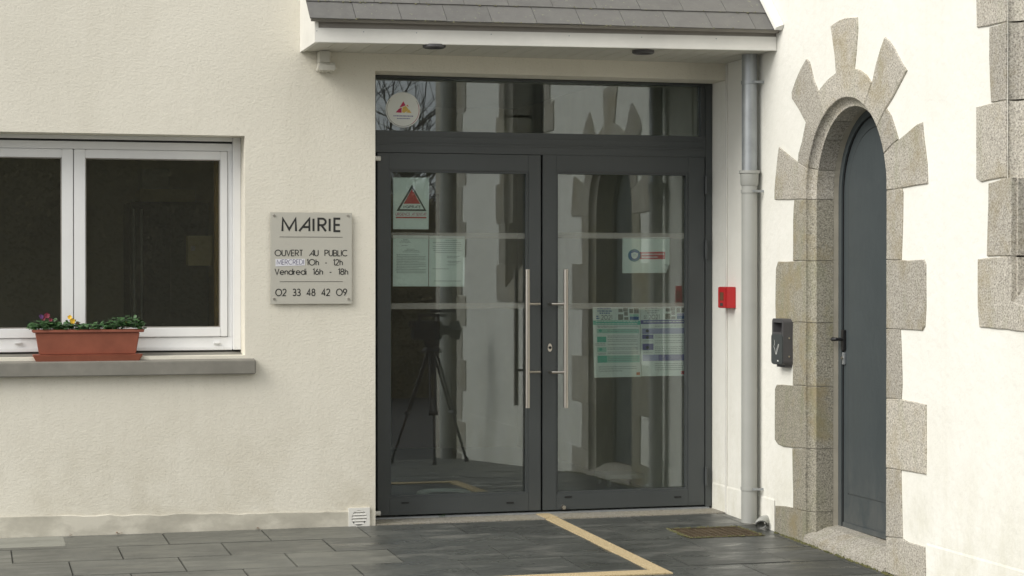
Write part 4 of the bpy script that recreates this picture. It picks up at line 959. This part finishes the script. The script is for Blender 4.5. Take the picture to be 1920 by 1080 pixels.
mb = MB(); trough(mb, xl-.003, xr+.003, YPc-.005, .050, .068, .020, zs_t-.008, ztop_-.012)
mb.build('trough', M['terra'], pl, bevel=.004)
mb = MB(); a0, a1 = onY(61, 620, YPc-.07)[0], onY(270, 620, YPc-.07)[0]; z0_, z1_ = ztop_-.0115, ztop_+.004; h0, h1 = .060, .078
mb.box(a0, a1, YPc-.083, YPc-.083+.018, z0_, z1_); mb.box(a0, a1, YPc+.055, YPc+.073, z0_, z1_); mb.box(a0, a0+.018, YPc-.0645, YPc+.0545, z0_, z1_); mb.box(a1-.018, a1, YPc-.0645, YPc+.0545, z0_, z1_)
mb.build('rim', M['terra'], pl, bevel=.003)
MB().box(a0+.02, a1-.02, YPc-.06, YPc+.05, ztop_-.0115, ztop_-.004).build('soil', M['soil'], pl)
def leafquad(mb, p, d_, w_, l_, up):
    d_ = d_.normalized(); sd = d_.cross(up).normalized(); q = p+d_*l_*.5; tip = p+d_*l_+Vector((0, 0, -l_*.15)); nrm = sd.cross(d_)
    mb.add([p, q+sd*w_-nrm*w_*.25, q+sd*w_*.7+d_*l_*.3-nrm*w_*.2, tip, q-sd*w_*.7+d_*l_*.3-nrm*w_*.2, q-sd*w_-nrm*w_*.25, q], [(0, 6, 1), (6, 2, 1), (6, 3, 2), (6, 4, 3), (6, 5, 4), (0, 5, 6)])
def flower(c, m, par, r=.014, buds=False):
    r *= .8; mb = MB(); f = Vector((random.uniform(-.3, .3), -1, random.uniform(-.1, .4))).normalized(); s_ = f.cross(Vector((0, 0, 1))).normalized(); u_ = s_.cross(f)
    for k_ in range(5):
        a = PI/2+2*PI*k_/5; dd = s_*math.cos(a)+u_*math.sin(a); tt = s_*-math.sin(a)+u_*math.cos(a); c2 = c+dd*r*.6+f*.001*k_
        mb.add([c2+(dd*math.cos(b)+tt*math.sin(b))*r*.62+f*(.003*math.cos(b)) for b in [2*PI*i/8 for i in range(8)]], [tuple(range(8))])
    mb.build('flower', m, par)
def pansy(label, xa, xb, hgt, nl, flowers, seed):
    random.seed(seed); xc = (xa+xb)/2; t_ = thing('pansy_plant', label, 'plant', (xc, YPc, ztop_), 'pansies in the window trough'); mb = MB()
    for i in range(nl):
        u = random.random(); x = xa+(xb-xa)*u; env = hgt*(.55+.45*math.sin(PI*u))*random.uniform(.35, 1.05)
        p = Vector((x, YPc+random.uniform(-.075, .05), ztop_-.002+env*random.uniform(.45, 1.05))); d_ = Vector((random.gauss(0, 1), random.uniform(-1.6, .6), random.uniform(-.2, .5)))
        leafquad(mb, p, d_, random.uniform(.009, .014), random.uniform(.022, .034), Vector((random.uniform(-.3, .3), random.uniform(-.5, .2), 1)))
    mb.build('foliage', M['leaf'], t_); mb = MB()
    for (px, py, m_, r) in flowers:
        x, z = onY(px, py, YPc-.04); mb.tube([(x, YPc-.02, ztop_-.004), (x+.003, YPc-.035, (z+ztop_)/2), (x, YPc-.039, z)], .0013, 5); flower(Vector((x, YPc-.041, z)), M[m_], t_, r)
    if mb.v: mb.build('stem', M['leaf'], t_)
pa = lambda p: onY(p, 610, YPc-.04)[0]
pansy('pansy with maroon and purple flowers at the left end of the trough', pa(58), pa(118), .062, 230, [(77, 594, 'petalp', .014), (88, 592, 'petalr', .017), (95, 600, 'petalr', .011), (82, 598, 'petalr', .010)], 11)
pansy('pansy with orange-yellow flowers, second from left in the trough', pa(112), pa(160), .050, 170, [(131, 595, 'petaly', .013), (135.5, 602, 'petaly', .017), (145, 606, 'petalr', .008)], 12)
pansy('leafy pansy without open flowers, third from left in the trough', pa(155), pa(215), .046, 170, [], 13)
pansy('tall leafy pansy with yellow buds at the right end of the trough', pa(200), pa(268), .075, 260, [(236, 606, 'petaly', .008), (258, 608, 'petaly', .009)], 14)
random.seed(21)

# ================================================================== DOWNPIPE
pr = .0445; pyy = 10.46; pxx = XB-.02-pr
q_ = onX(1405, 500, pxx); pyy = q_[0]
dp = thing('downpipe', 'grey rainwater downpipe, zinc above and plastic below, beside the glass doors', 'downpipe', (pxx, pyy, 0))
zj = onX(1405, 334, pxx)[1]; zb0 = GZ(pyy)+.02
MB().tube([(pxx, pyy, zj), (pxx, pyy, cz+.003)], pr-.001, 24).build('upper_pipe', M['zinc'], dp, smooth=True)
MB().tube([(pxx, pyy, zb0), (pxx, pyy, zj-.001)], pr, 24).build('lower_pipe', M['gpvc'], dp, smooth=True)
MB().tube([(pxx, pyy, zj-.043), (pxx, pyy, zj-.035), (pxx, pyy, zj+.025), (pxx, pyy, zj+.027), (pxx, pyy, zj+.042)], [pr+.002, pr+.006, pr+.009, pr+.015, pr+.015], 24).build('collar', M['gpvc'], dp, smooth=True)
for yy, m_ in ((155, 'zinc'), (359, 'gpvc'), (916, 'gpvc')):
    z_ = onX(1405, yy, pxx)[1]; br = MB().tube([(pxx, pyy, z_-.009), (pxx, pyy, z_+.009)], pr+.004, 24).build('clamp', M[m_], dp, smooth=True)
    MB().box(pxx+.0, XB-.0005, pyy-pr-.014, pyy-pr-.006, z_-.006, z_+.006).tube([(pxx+.01, pyy-pr-.02, z_), (pxx+.01, pyy-pr+.0, z_)], .006, 8).build('clamp_bolt', M['zinc'], br)
# spout stub
sy2, _ = onX(1428, 985, XB-.05); zgs = GZ(sy2)
t = thing('pipe_stub', 'short grey plastic pipe elbow on the paving at the foot of the downpipe', 'pipe', (XB-.05, sy2, zgs))
pts = [(XB-.004, sy2+.03, zgs+.045), (XB-.035, sy2+.015, zgs+.045), (XB-.055, sy2-.005, zgs+.038), (XB-.06, sy2-.02, zgs+.028)]
mb = MB().tube(pts, .030, 18, caps=False); mb.tube(pts, .026, 18, caps=False); mb.build('elbow', M['gpvc'], t, smooth=True)
MB().tube([pts[2], pts[3]], .033, 18, caps=False).build('rim', M['gpvc'], t, smooth=True)
# vertical trim strip at the end of the reveal
t = thing('corner_trim', 'thin white vertical trim strip on the side wall behind the red box', 'trim', (XB, YA, 0))
MB().box(XB-.010, XB-.0005, YA-.022, YA-.002, .0, cz-.002).build('strip', M['paint'], t, bevel=.003)

# second downpipe past the near end of the side wall, only seen mirrored
t = thing('downpipe', 'grey rainwater downpipe at the near end of the white wall, mirrored in the left door', 'downpipe', (4.25, 4.72, GZ(4.7)))
MB().tube([(4.25, 4.72, GZ(4.7)-.02), (4.25, 4.72, 5.9)], .056, 20).build('pipe', M['gpvc'], t, smooth=True)
for z_ in (.3, 2.2, 4.2): MB().tube([(4.25, 4.72, z_-.012), (4.25, 4.72, z_+.012)], .062, 20).box(4.25, XB+.02, 4.70, 4.74, z_-.008, z_+.008).build('clamp', M['gpvc'], t, smooth=True)
# ================================================================== RED ALARM BOX
y1b = onX(1380, 557, XB)[0]; x0b = XB-.066; y2b = onX(1346, 557, x0b)[0]; zt_b = onX(1360, 538, x0b)[1]; zb_b = onX(1360, 578, x0b)[1]
t = thing('fire_alarm_box', 'small red fire alarm call box on the wall right of the glass doors', 'alarm box', (XB, (y1b+y2b)/2, zb_b))
MB().box(x0b+.006, XB-.0005, y1b, y2b, zb_b, zt_b).build('housing', M['red'], t, bevel=.003)
MB().box(x0b, x0b+.0055, y1b+.002, y2b-.002, zb_b+.002, zt_b-.002).build('front_plate', M['red'], t, bevel=.002)
MB().box(x0b-.002, x0b-.0003, y1b+.03, y2b-.035, zb_b+.045, zt_b-.032).build('window', M['wood'], t)
MB().box(x0b-.0015, x0b-.0003, y1b+.04, y2b-.04, zb_b+.012, zb_b+.03).build('key_slot', M['greydk'], t)

# ================================================================== ASHTRAY
yn = onX(1488, 640, XB)[0]; xa_ = XB-.060; yf_ = onX(1447.5, 640, xa_)[0]; za1 = onX(1470, 598, xa_)[1]; za0 = onX(1470, 685, xa_)[1]
t = thing('wall_ashtray', 'dark grey wall ashtray with white cigarette symbol, left of the granite doorway', 'ashtray', (XB, (yn+yf_)/2, za0))
def rrect(y0, y1, z0, z1, r, n=5):
    out = []
    for cy, cz2, a0 in ((y1-r, z1-r, 0), (y0+r, z1-r, 90), (y0+r, z0+r, 180), (y1-r, z0+r, 270)):
        out += [(cy+r*math.cos(math.radians(a0+90*i/n)), cz2+r*math.sin(math.radians(a0+90*i/n))) for i in range(n+1)]
    return out
oo = rrect(yn, yf_, za0, za1, .022); hl = [(yn+.018, za1-.075), (yf_-.018, za1-.075), (yf_-.018, za1-.022), (yn+.018, za1-.022)]
mb = fill(oo, [hl], lambda y, z: (xa_, y, z)); n = len(oo)
mb.add([(xa_, *p) for p in oo]+[(XB-.0008, *p) for p in oo], [(i, (i+1) % n, n+(i+1) % n, n+i) for i in range(n)])
mb.add([(xa_, *p) for p in hl]+[(xa_+.045, *p) for p in hl], [(i, (i+1) % 4, 4+(i+1) % 4, 4+i) for i in range(4)]+[(4, 5, 6, 7)])
mb.build('housing', M['grey'], t)
MB().hexa([(xa_-.006, *p) for p in rrect(yn+.003, yf_-.003, za0+.004, za1-.086, .018)], [(xa_-.0003, *p) for p in rrect(yn+.003, yf_-.003, za0+.004, za1-.086, .018)]).build('drawer_front', M['anth'], t)
MB().box(xa_+.02, XB-.0009, yn+.02, yf_-.02, za0-.014, za0-.0003).build('bottom_lip', M['grey'], t)
# symbol
pS = lambda y, z, l=0: (xa_-.0072-.0002*l, y, z)
cy, cz3 = (yn+yf_)/2-.004, za0+.085; mb = MB()
ribbon(mb, [(cy-.030, cz3+.022), (cy+.008, cz3-.030), (cy+.016, cz3-.024), (cy-.022, cz3+.028), (cy-.030, cz3+.022)], .0028, lambda a, b, l: pS(a, b), 0)
ribbon(mb, [(cy+.034, cz3+.050), (cy+.028, cz3+.030), (cy+.040, cz3+.012), (cy+.024, cz3-.004), (cy+.020, cz3-.018)], .0028, lambda a, b, l: pS(a, b), 0)
ribbon(mb, [(cy+.012, cz3-.016), (cy+.002, cz3-.026)], .003, lambda a, b, l: pS(a, b, 1), 0)
mb.build('cigarette_symbol', M['paper'], t)
MB().box(xa_-.0068, xa_-.0062, cy-.022, cy-.006, za0+.018, za0+.025).build('small_mark', M['paper'], t)
for zz_ in (za1-.105, za1-.205):
    MB().tube([(xa_+.033, yn-.004, zz_), (xa_+.033, yn+.001, zz_)], .005, 10).build('screw', M['steel'], t)

# ================================================================== SMALL GROWTH AND LITTER
random.seed(5)
def tufts(name, label, pts_, r=(.004, .012), blades=False):
    mb = MB()
    for p in pts_:
        q = random.uniform(*r); p = Vector(p)
        ring_ = [p+Vector((q*random.uniform(.7, 1.5)*math.cos(a), q*random.uniform(.7, 1.5)*math.sin(a), 0)) for a in (0, 1.25, 2.5, 3.77, 5.0)]
        mb.add(ring_+[p+Vector((0, 0, q*random.uniform(.5, 1.2)))], [(i, (i+1) % 5, 5) for i in range(5)])
    o_ = mb.build(name, M['moss']); tag(o_, label, 'moss', kind='stuff'); return o_
pts_ = []
for i in range(300):
    y = random.uniform(8.3, 10.22)
    if random.random() > .3+.7*abs(math.sin(y*5.3)): continue
    xo = XB-.016 if (y > y_l or y < FE) is False else XB-.016
    pts_.append((xo-abs(random.gauss(0, .006))-.004, y, GZ(y)))
tufts('wall_foot_moss', 'thin green moss line where the paving meets the granite and white wall', pts_)
pts_ = [(x, random.choice((CH[2], CH[3]))+random.gauss(0, .004), GZ(10.3)+.001) for x in [random.uniform(CH[0], CH[1]) for _ in range(120)]]+[(random.choice((CH[0], CH[1], CH[0]))+random.gauss(0, .005), y, GZ(10.3)+.001) for y in [random.uniform(CH[2], CH[3]) for _ in range(120)]]
tufts('manhole_moss', 'yellow-green moss round the rusty manhole cover', pts_, (.003, .008))
def dleaf(px, py, label):
    x, y = onG(px, py); mb = MB(); z = GZ(y)+.003
    for k_ in range(3):
        a = random.uniform(0, 6.28); r_ = random.uniform(.008, .014); c = Vector((x+random.uniform(-.015, .015), min(y, YA-.02)+random.uniform(-.004, .004), z+k_*.003))
        leafquad(mb, c, Vector((math.cos(a), math.sin(a), .35)), r_*.6, r_*2, Vector((0, 0, 1)))
    o_ = mb.build('dead_leaf', M['dried']); tag(o_, label, 'leaf', 'dead leaves at the foot of the wall')
dleaf(133, 1004, 'brown dead leaf scraps at the wall foot, farthest left'); dleaf(220, 1001, 'brown dead leaf scraps at the wall foot, below the planter'); dleaf(486, 991, 'brown dead leaf scraps at the wall foot, below the sign')
x_, z_ = onY(828, 968, YA+.2); mb = MB()
for k_ in range(14): leafquad(mb, Vector((x_+random.uniform(-.02, .02), YF-.03, .008)), Vector((random.gauss(0, .6), -.2, random.random())), .0025, random.uniform(.008, .02), Vector((0, 0, 1)))
tag(mb.build('weed', M['leaf']), 'tiny weed growing at the left door threshold', 'weed')

# ================================================================== INTERIORS (seen dimly through the glass)
hall = thing('entrance_hall', 'dim entrance hall seen through the glass doors', 'room', (3.2, 14, 0))
H0, H1, HB, HT = dx0-.25, XB-.002, 15.6, 2.75
mb = MB().add([(H0, YF+.085, 0.0), (H1, YF+.085, 0.0), (H1, HB, 0.0), (H0, HB, 0.0)], [(0, 1, 2, 3)]); mb.build('floor', M['ifloor'], hall)
mb = MB().add([(H0, YA+T, HT), (H1, YA+T, HT), (H1, HB, HT), (H0, HB, HT)], [(0, 1, 2, 3)]); mb.build('ceiling', M['iceil'], hall)
mb = MB(); mb.add([(H0, HB, 0), (H1, HB, 0), (H1, HB, HT), (H0, HB, HT)], [(0, 1, 2, 3)]); mb.add([(H0, YA+T, 0), (H0, HB, 0), (H0, HB, HT), (H0, YA+T, HT)], [(0, 1, 2, 3)]); mb.add([(H1, YA+T+.002, 0), (H1, HB, 0), (H1, HB, HT), (H1, YA+T+.002, HT)], [(0, 1, 2, 3)])
mb.add([(H0, YA+T, dz1), (H1, YA+T, dz1), (H1, YA+T, HT), (H0, YA+T, HT)], [(0, 1, 2, 3)]); mb.add([(H0, YA+T, 0), (dx0, YA+T, 0), (dx0, YA+T, HT), (H0, YA+T, HT)], [(0, 1, 2, 3)])
mb.build('wall', M['iwall'], hall)
xa1 = onY(735, 700, HB-.03)[0]; xa2 = onY(824, 700, HB-.03)[0]
MB().box(xa1, xa2, HB-.04, HB-.002, .01, 2.05).build('inner_door', M['wood'], hall, bevel=.004)
MB().box(onY(1165, 600, 13.2)[0], onY(1215, 600, 13.2)[0], 13.2, 13.3, .0, 2.6).build('reflection_post', M['iceil'], hall)  # pale post standing in for the bright stripe reflected from the arched door
# round tray on floor, low trolley, boxes
r_ = ray(833, 922); tt = (0.03-CAMZ)/r_.z; fx, fy = r_.x*tt, r_.y*tt
t = thing('floor_ring', 'pale round tray rim on the hall floor behind the left glass door', 'tray', (fx, fy, .0)); rr = .165
mb = MB(); mb.tube([(fx+rr*math.cos(2*PI*k_/32), fy+rr*math.sin(2*PI*k_/32), .02) for k_ in range(33)], .014, 8, False); mb.build('rim', M['paper'], t, smooth=True)
MB().tube([(fx, fy, .001), (fx, fy, .012)], rr, 32).build('base', M['cabinet'], t)
r_ = ray(1172, 905); tt = (0.02-CAMZ)/r_.z; fx, fy = r_.x*tt, r_.y*tt
t = thing('low_trolley', 'low pale trolley on wheels on the hall floor behind the right glass door', 'trolley', (fx, fy, 0))
MB().box(fx-.17, fx+.18, fy-.1, fy+.16, .055, .085).build('deck', M['iceil'], t, bevel=.006)
for a in (-.14, .15):
    for b in (-.07, .13): MB().tube([(fx+a-.01, fy+b, .027), (fx+a+.01, fy+b, .027)], .026, 14).build('wheel', M['gpvc'], t)
bx_, by_ = onY(1128, 800, 14.2)[0], 14.2
t = thing('side_table', 'dark side table against the hall wall behind the right glass door', 'table', (bx_, by_, 0))
MB().box(bx_-.2, bx_+.25, by_-.2, by_+.2, .70, .74).build('table_top', M['wood'], t)
for a in (-.18, .23):
    for b in (-.18, .18): MB().box(bx_+a-.02, bx_+a+.02, by_+b-.02, by_+b+.02, 0, .699).build('leg', M['wood'], t)
tag(MB().box(bx_-.12, bx_+.02, by_-.1, by_+.1, .742, .83).build('leaflet_box', M['carton'], None, bevel=.004), 'small cream box standing on the hall table, lower one on the left', 'box')
tag(MB().box(bx_+.05, bx_+.17, by_-.1, by_+.1, .742, .95).build('leaflet_box', M['iceil'], None, bevel=.004), 'tall pale box standing on the hall table at the right', 'box')

off = thing('office_room', 'dark office interior seen through the window', 'room', (0, 13, 0))
O0, O1, OB = wx0-.8, dx0-.32, 14.6
MB().add([(O0, YA+T, 0), (O1, YA+T, 0), (O1, OB, 0), (O0, OB, 0)], [(0, 1, 2, 3)]).build('floor', M['ifloor'], off)
MB().add([(O0, YA+T, 2.6), (O1, YA+T, 2.6), (O1, OB, 2.6), (O0, OB, 2.6)], [(0, 1, 2, 3)]).build('ceiling', M['iwall'], off)
mb = MB(); mb.add([(O0, OB, 0), (O1, OB, 0), (O1, OB, 2.6), (O0, OB, 2.6)], [(0, 1, 2, 3)])
for x in (O0, O1): mb.add([(x, YA+T, 0), (x, OB, 0), (x, OB, 2.6), (x, YA+T, 2.6)], [(0, 1, 2, 3)])
a, b = YA+T+.001, 0
mb2 = fill([(O0, 0), (O1, 0), (O1, 2.6), (O0, 2.6)], [[(wx0, wz0), (wx0, wz1), (wx1, wz1), (wx1, wz0)]], lambda x, z: (x, a, z)); mb.add(mb2.v, mb2.f)
mb.build('wall', M['cabinet'] if False else M['iwall'], off)
c0 = onY(243, 450, 13.4)[0]; c1 = onY(392, 450, 13.4)[0]; ct = onY(300, 378, 13.4)[1]
t = thing('filing_cabinet', 'tall black filing cabinet inside the office window', 'cabinet', (c0, 13.4, 0))
MB().box(c0, c1, 13.4, 13.95, .0, ct).build('carcass', M['cabinet'], t, bevel=.004)
MB().box(c0+.01, (c0+c1)/2-.004, 13.385, 13.399, .05, ct-.02).build('cabinet_door', M['cabinet'], t, bevel=.002); MB().box((c0+c1)/2+.004, c1-.01, 13.385, 13.399, .05, ct-.02).build('cabinet_door', M['cabinet'], t, bevel=.002)
for px in (252, 266): 
    x_ = onY(px, 450, 13.36)[0]; MB().tube([(x_, 13.37, .6), (x_, 13.37, ct-.05)], .008, 8).build('rail', M['zinc'], t)
b0 = onY(262, 360, 13.42)[0]; b1 = onY(366, 360, 13.42)[0]
tag(MB().box(b0, b1, 13.42, 13.8, ct+.001, ct+.085).build('storage_box', M['carton'], None, bevel=.004), 'long flat beige box on top of the black cabinet inside the window', 'box')
tag(MB().box(b0+.02, b0+.2, 13.45, 13.8, ct+.087, ct+.22).build('storage_box', M['iceil'], None, bevel=.004), 'pale square box stacked on the beige box inside the window', 'box')
m0, mz1 = onY(352, 442, 12.6); m1, mz0 = onY(398, 498, 12.6)
t = thing('wall_cabinet', 'small dull yellow key box inside the office window at the right', 'cabinet', (m0, 12.6, mz0))
MB().box(m0, m1, 12.6, 12.7, mz0, mz1).build('box', M['carton'], t, bevel=.003); MB().box(m0+.02, m0+.045, 12.585, 12.599, (mz0+mz1)/2, (mz0+mz1)/2+.03).build('lock', M['steel'], t)
cu0 = onY(400, 450, YA+T+.1)[0]
mb = MB(); n = 9
vs = []
for i in range(n+1): vs += [(cu0+.055*i/n*2, YA+T+.08+.02*math.sin(i*2.1), .7), (cu0+.055*i/n*2, YA+T+.08+.02*math.sin(i*2.1), 2.3)]
mb.add(vs, [(2*i, 2*i+1, 2*i+3, 2*i+2) for i in range(n)])
tag(mb.build('window_curtain', M['curtain']), 'ochre curtain edge at the right inside the office window', 'curtain')

# ================================================================== WHAT THE GLASS MIRRORS: hedge, bare tree, camcorder
random.seed(31)
def hedge(name, label, x0, x1, y0, y1, h, n, seed, sz=.06):
    random.seed(seed); t_ = thing(name, label, 'hedge', ((x0+x1)/2, (y0+y1)/2, GZ(y1))); zg_ = GZ(y1)
    MB().box(x0+.35, x1-.35, y0+.35, y1-.35, zg_-.3, zg_+h-.5).build('inner_growth', M['hedge'], t_); mb = MB()
    for i in range(n):
        x = random.uniform(x0, x1); top = h*(1+.10*math.sin(x*1.7)+.06*math.sin(x*4.1)); z = random.uniform(0, top)
        y = y1-random.random()**2*.45-.12*math.sin(x*3+z*2)
        if random.random() < .25: y = random.uniform(y0, y1); z = top-random.random()**2*.4
        p = Vector((x, y, zg_+z)); d_ = Vector((random.gauss(0, 1), random.gauss(0, 1), random.gauss(0, .7))).normalized(); s_ = d_.orthogonal().normalized(); q = sz*random.uniform(.6, 1.4)
        mb.add([p, p+d_*q*.5+s_*q*.35, p+d_*q, p+d_*q*.5-s_*q*.35], [(0, 1, 2, 3)])
    o_ = mb.build('leaves', M['hedge'], t_); o_['kind'] = 'stuff'
hedge('winter_hedge', 'tall brownish winter hedge mirrored in the office window', -5, 4.9, -9.2, -7.2, 4.9, 60000, 41, .065)
hedge('winter_hedge', 'lower brownish hedge under the bare tree, mirrored in the left glass door', 4.95, 9.5, -8.6, -7.2, 3.25, 20000, 42, .065)
def tree(label, x, y, h, seed, spread=.55):
    random.seed(seed); zg_ = GZ(y); t_ = thing('bare_tree', label, 'tree', (x, y, zg_)); mb = MB(); tr_ = MB()
    tips = []
    def grow(m_, p, d_, L, r, depth):
        pts = [p]; q = p.copy(); dd = d_.copy()
        for i in range(3):
            dd = (dd+Vector((random.gauss(0, .10), random.gauss(0, .10), random.gauss(0, .05)+.03))).normalized(); q = q+dd*L/3; pts.append(q.copy())
        m_.tube(pts, [r, r*.88, r*.76, r*.62], 6 if depth < 2 else 4, False)
        if depth >= 6: return
        for _ in range(3 if depth < 4 else 3):
            k_ = random.choice((1, 2, 3, 3)); nd = (dd+Vector((random.gauss(0, spread), random.gauss(0, spread), random.gauss(0, spread*.6)+.12))).normalized()
            grow(mb, pts[k_], nd, L*random.uniform(.62, .82), max(r*.58, .006), depth+1)
    grow(tr_, Vector((x, y, zg_-.1)), Vector((0, 0, 1)), h*.30, h*.022, 0)
    tr_.build('trunk', M['bark'], t_, smooth=True); o_ = mb.build('crown', M['bark'], t_)
tree('bare winter tree mirrored in the glass above the left door', 7.0, -9.8, 6.2, 52); tree('smaller bare tree behind the hedge, mirrored left of the round sticker', 6.2, -13.0, 7.4, 55)

# camcorder on tripod: stands just right of the frame, seen in the left door
tx, ty = 3.84, 5.92; tz = GZ(ty)
t = thing('tripod', 'black camera tripod standing on the paving, mirrored in the left glass door', 'tripod', (tx, ty, tz)); hx = .945
for a in (100, 215, 335):
    a = math.radians(a); fx, fy = tx+.38*math.cos(a), ty+.38*math.sin(a)
    top_ = Vector((tx+.035*math.cos(a), ty+.035*math.sin(a), tz+hx)); ft_ = Vector((fx, fy, GZ(fy)+.012)); md = top_.lerp(ft_, .55)
    s_ = Vector((-math.sin(a), math.cos(a), 0))*.022
    lg = MB().tube([top_+s_, md+s_], .011, 8).tube([top_-s_, md-s_], .011, 8).tube([md, ft_], .012, 8).tube([top_-s_*1.6, top_+s_*1.6], .013, 8).build('leg', M['black'], t, smooth=True)
    MB().tube([md-s_*1.8, md+s_*1.8], .02, 8).build('clamp', M['black'], lg); MB().tube([ft_+Vector((0, 0, .03)), ft_-Vector((0, 0, .012))], [.016, .024], 8).build('foot', M['black'], lg)
MB().tube([(tx, ty, tz+hx-.18), (tx, ty, tz+hx+.05)], .022, 12).build('centre_column', M['black'], t, smooth=True)
MB().tube([(tx, ty, tz+hx+.0), (tx, ty, tz+hx+.02), (tx, ty, tz+hx+.05), (tx, ty, tz+hx+.12)], [.085, .09, .06, .075], 16).build('head', M['black'], t, smooth=True)
MB().tube([(tx-.02, ty-.03, tz+hx+.09), (tx+.06, ty-.34, tz+hx-.02)], .008, 8).build('pan_handle', M['black'], t)
cz0 = tz+hx+.125
t = thing('video_camera', 'black video camera on the tripod, lens to the right, mirrored in the left door', 'camera', (tx, ty, cz0))
MB().box(tx-.17, tx+.08, ty-.06, ty+.06, cz0-.01, cz0+.15).build('body', M['black'], t, bevel=.012)
MB().tube([(tx+.07, ty, cz0+.07), (tx+.16, ty, cz0+.07)], .042, 18).build('lens', M['black'], t, smooth=True)
MB().tube([(tx+.155, ty, cz0+.07), (tx+.24, ty, cz0+.07)], [.065, .085], 4).build('lens_hood', M['black'], t)
mb = MB().box(tx-.12, tx+.13, ty-.015, ty+.015, cz0+.185, cz0+.21).box(tx-.12, tx-.095, ty-.015, ty+.015, cz0+.125, cz0+.19).box(tx+.04, tx+.065, ty-.015, ty+.015, cz0+.125, cz0+.19); mb.build('carry_handle', M['black'], t, bevel=.004)
MB().tube([(tx-.02, ty+.03, cz0+.235), (tx+.20, ty+.03, cz0+.235)], .014, 10).build('microphone', M['black'], t, smooth=True)
MB().box(tx-.20, tx-.12, ty-.02, ty+.03, cz0+.10, cz0+.15).build('viewfinder', M['black'], t, bevel=.006)
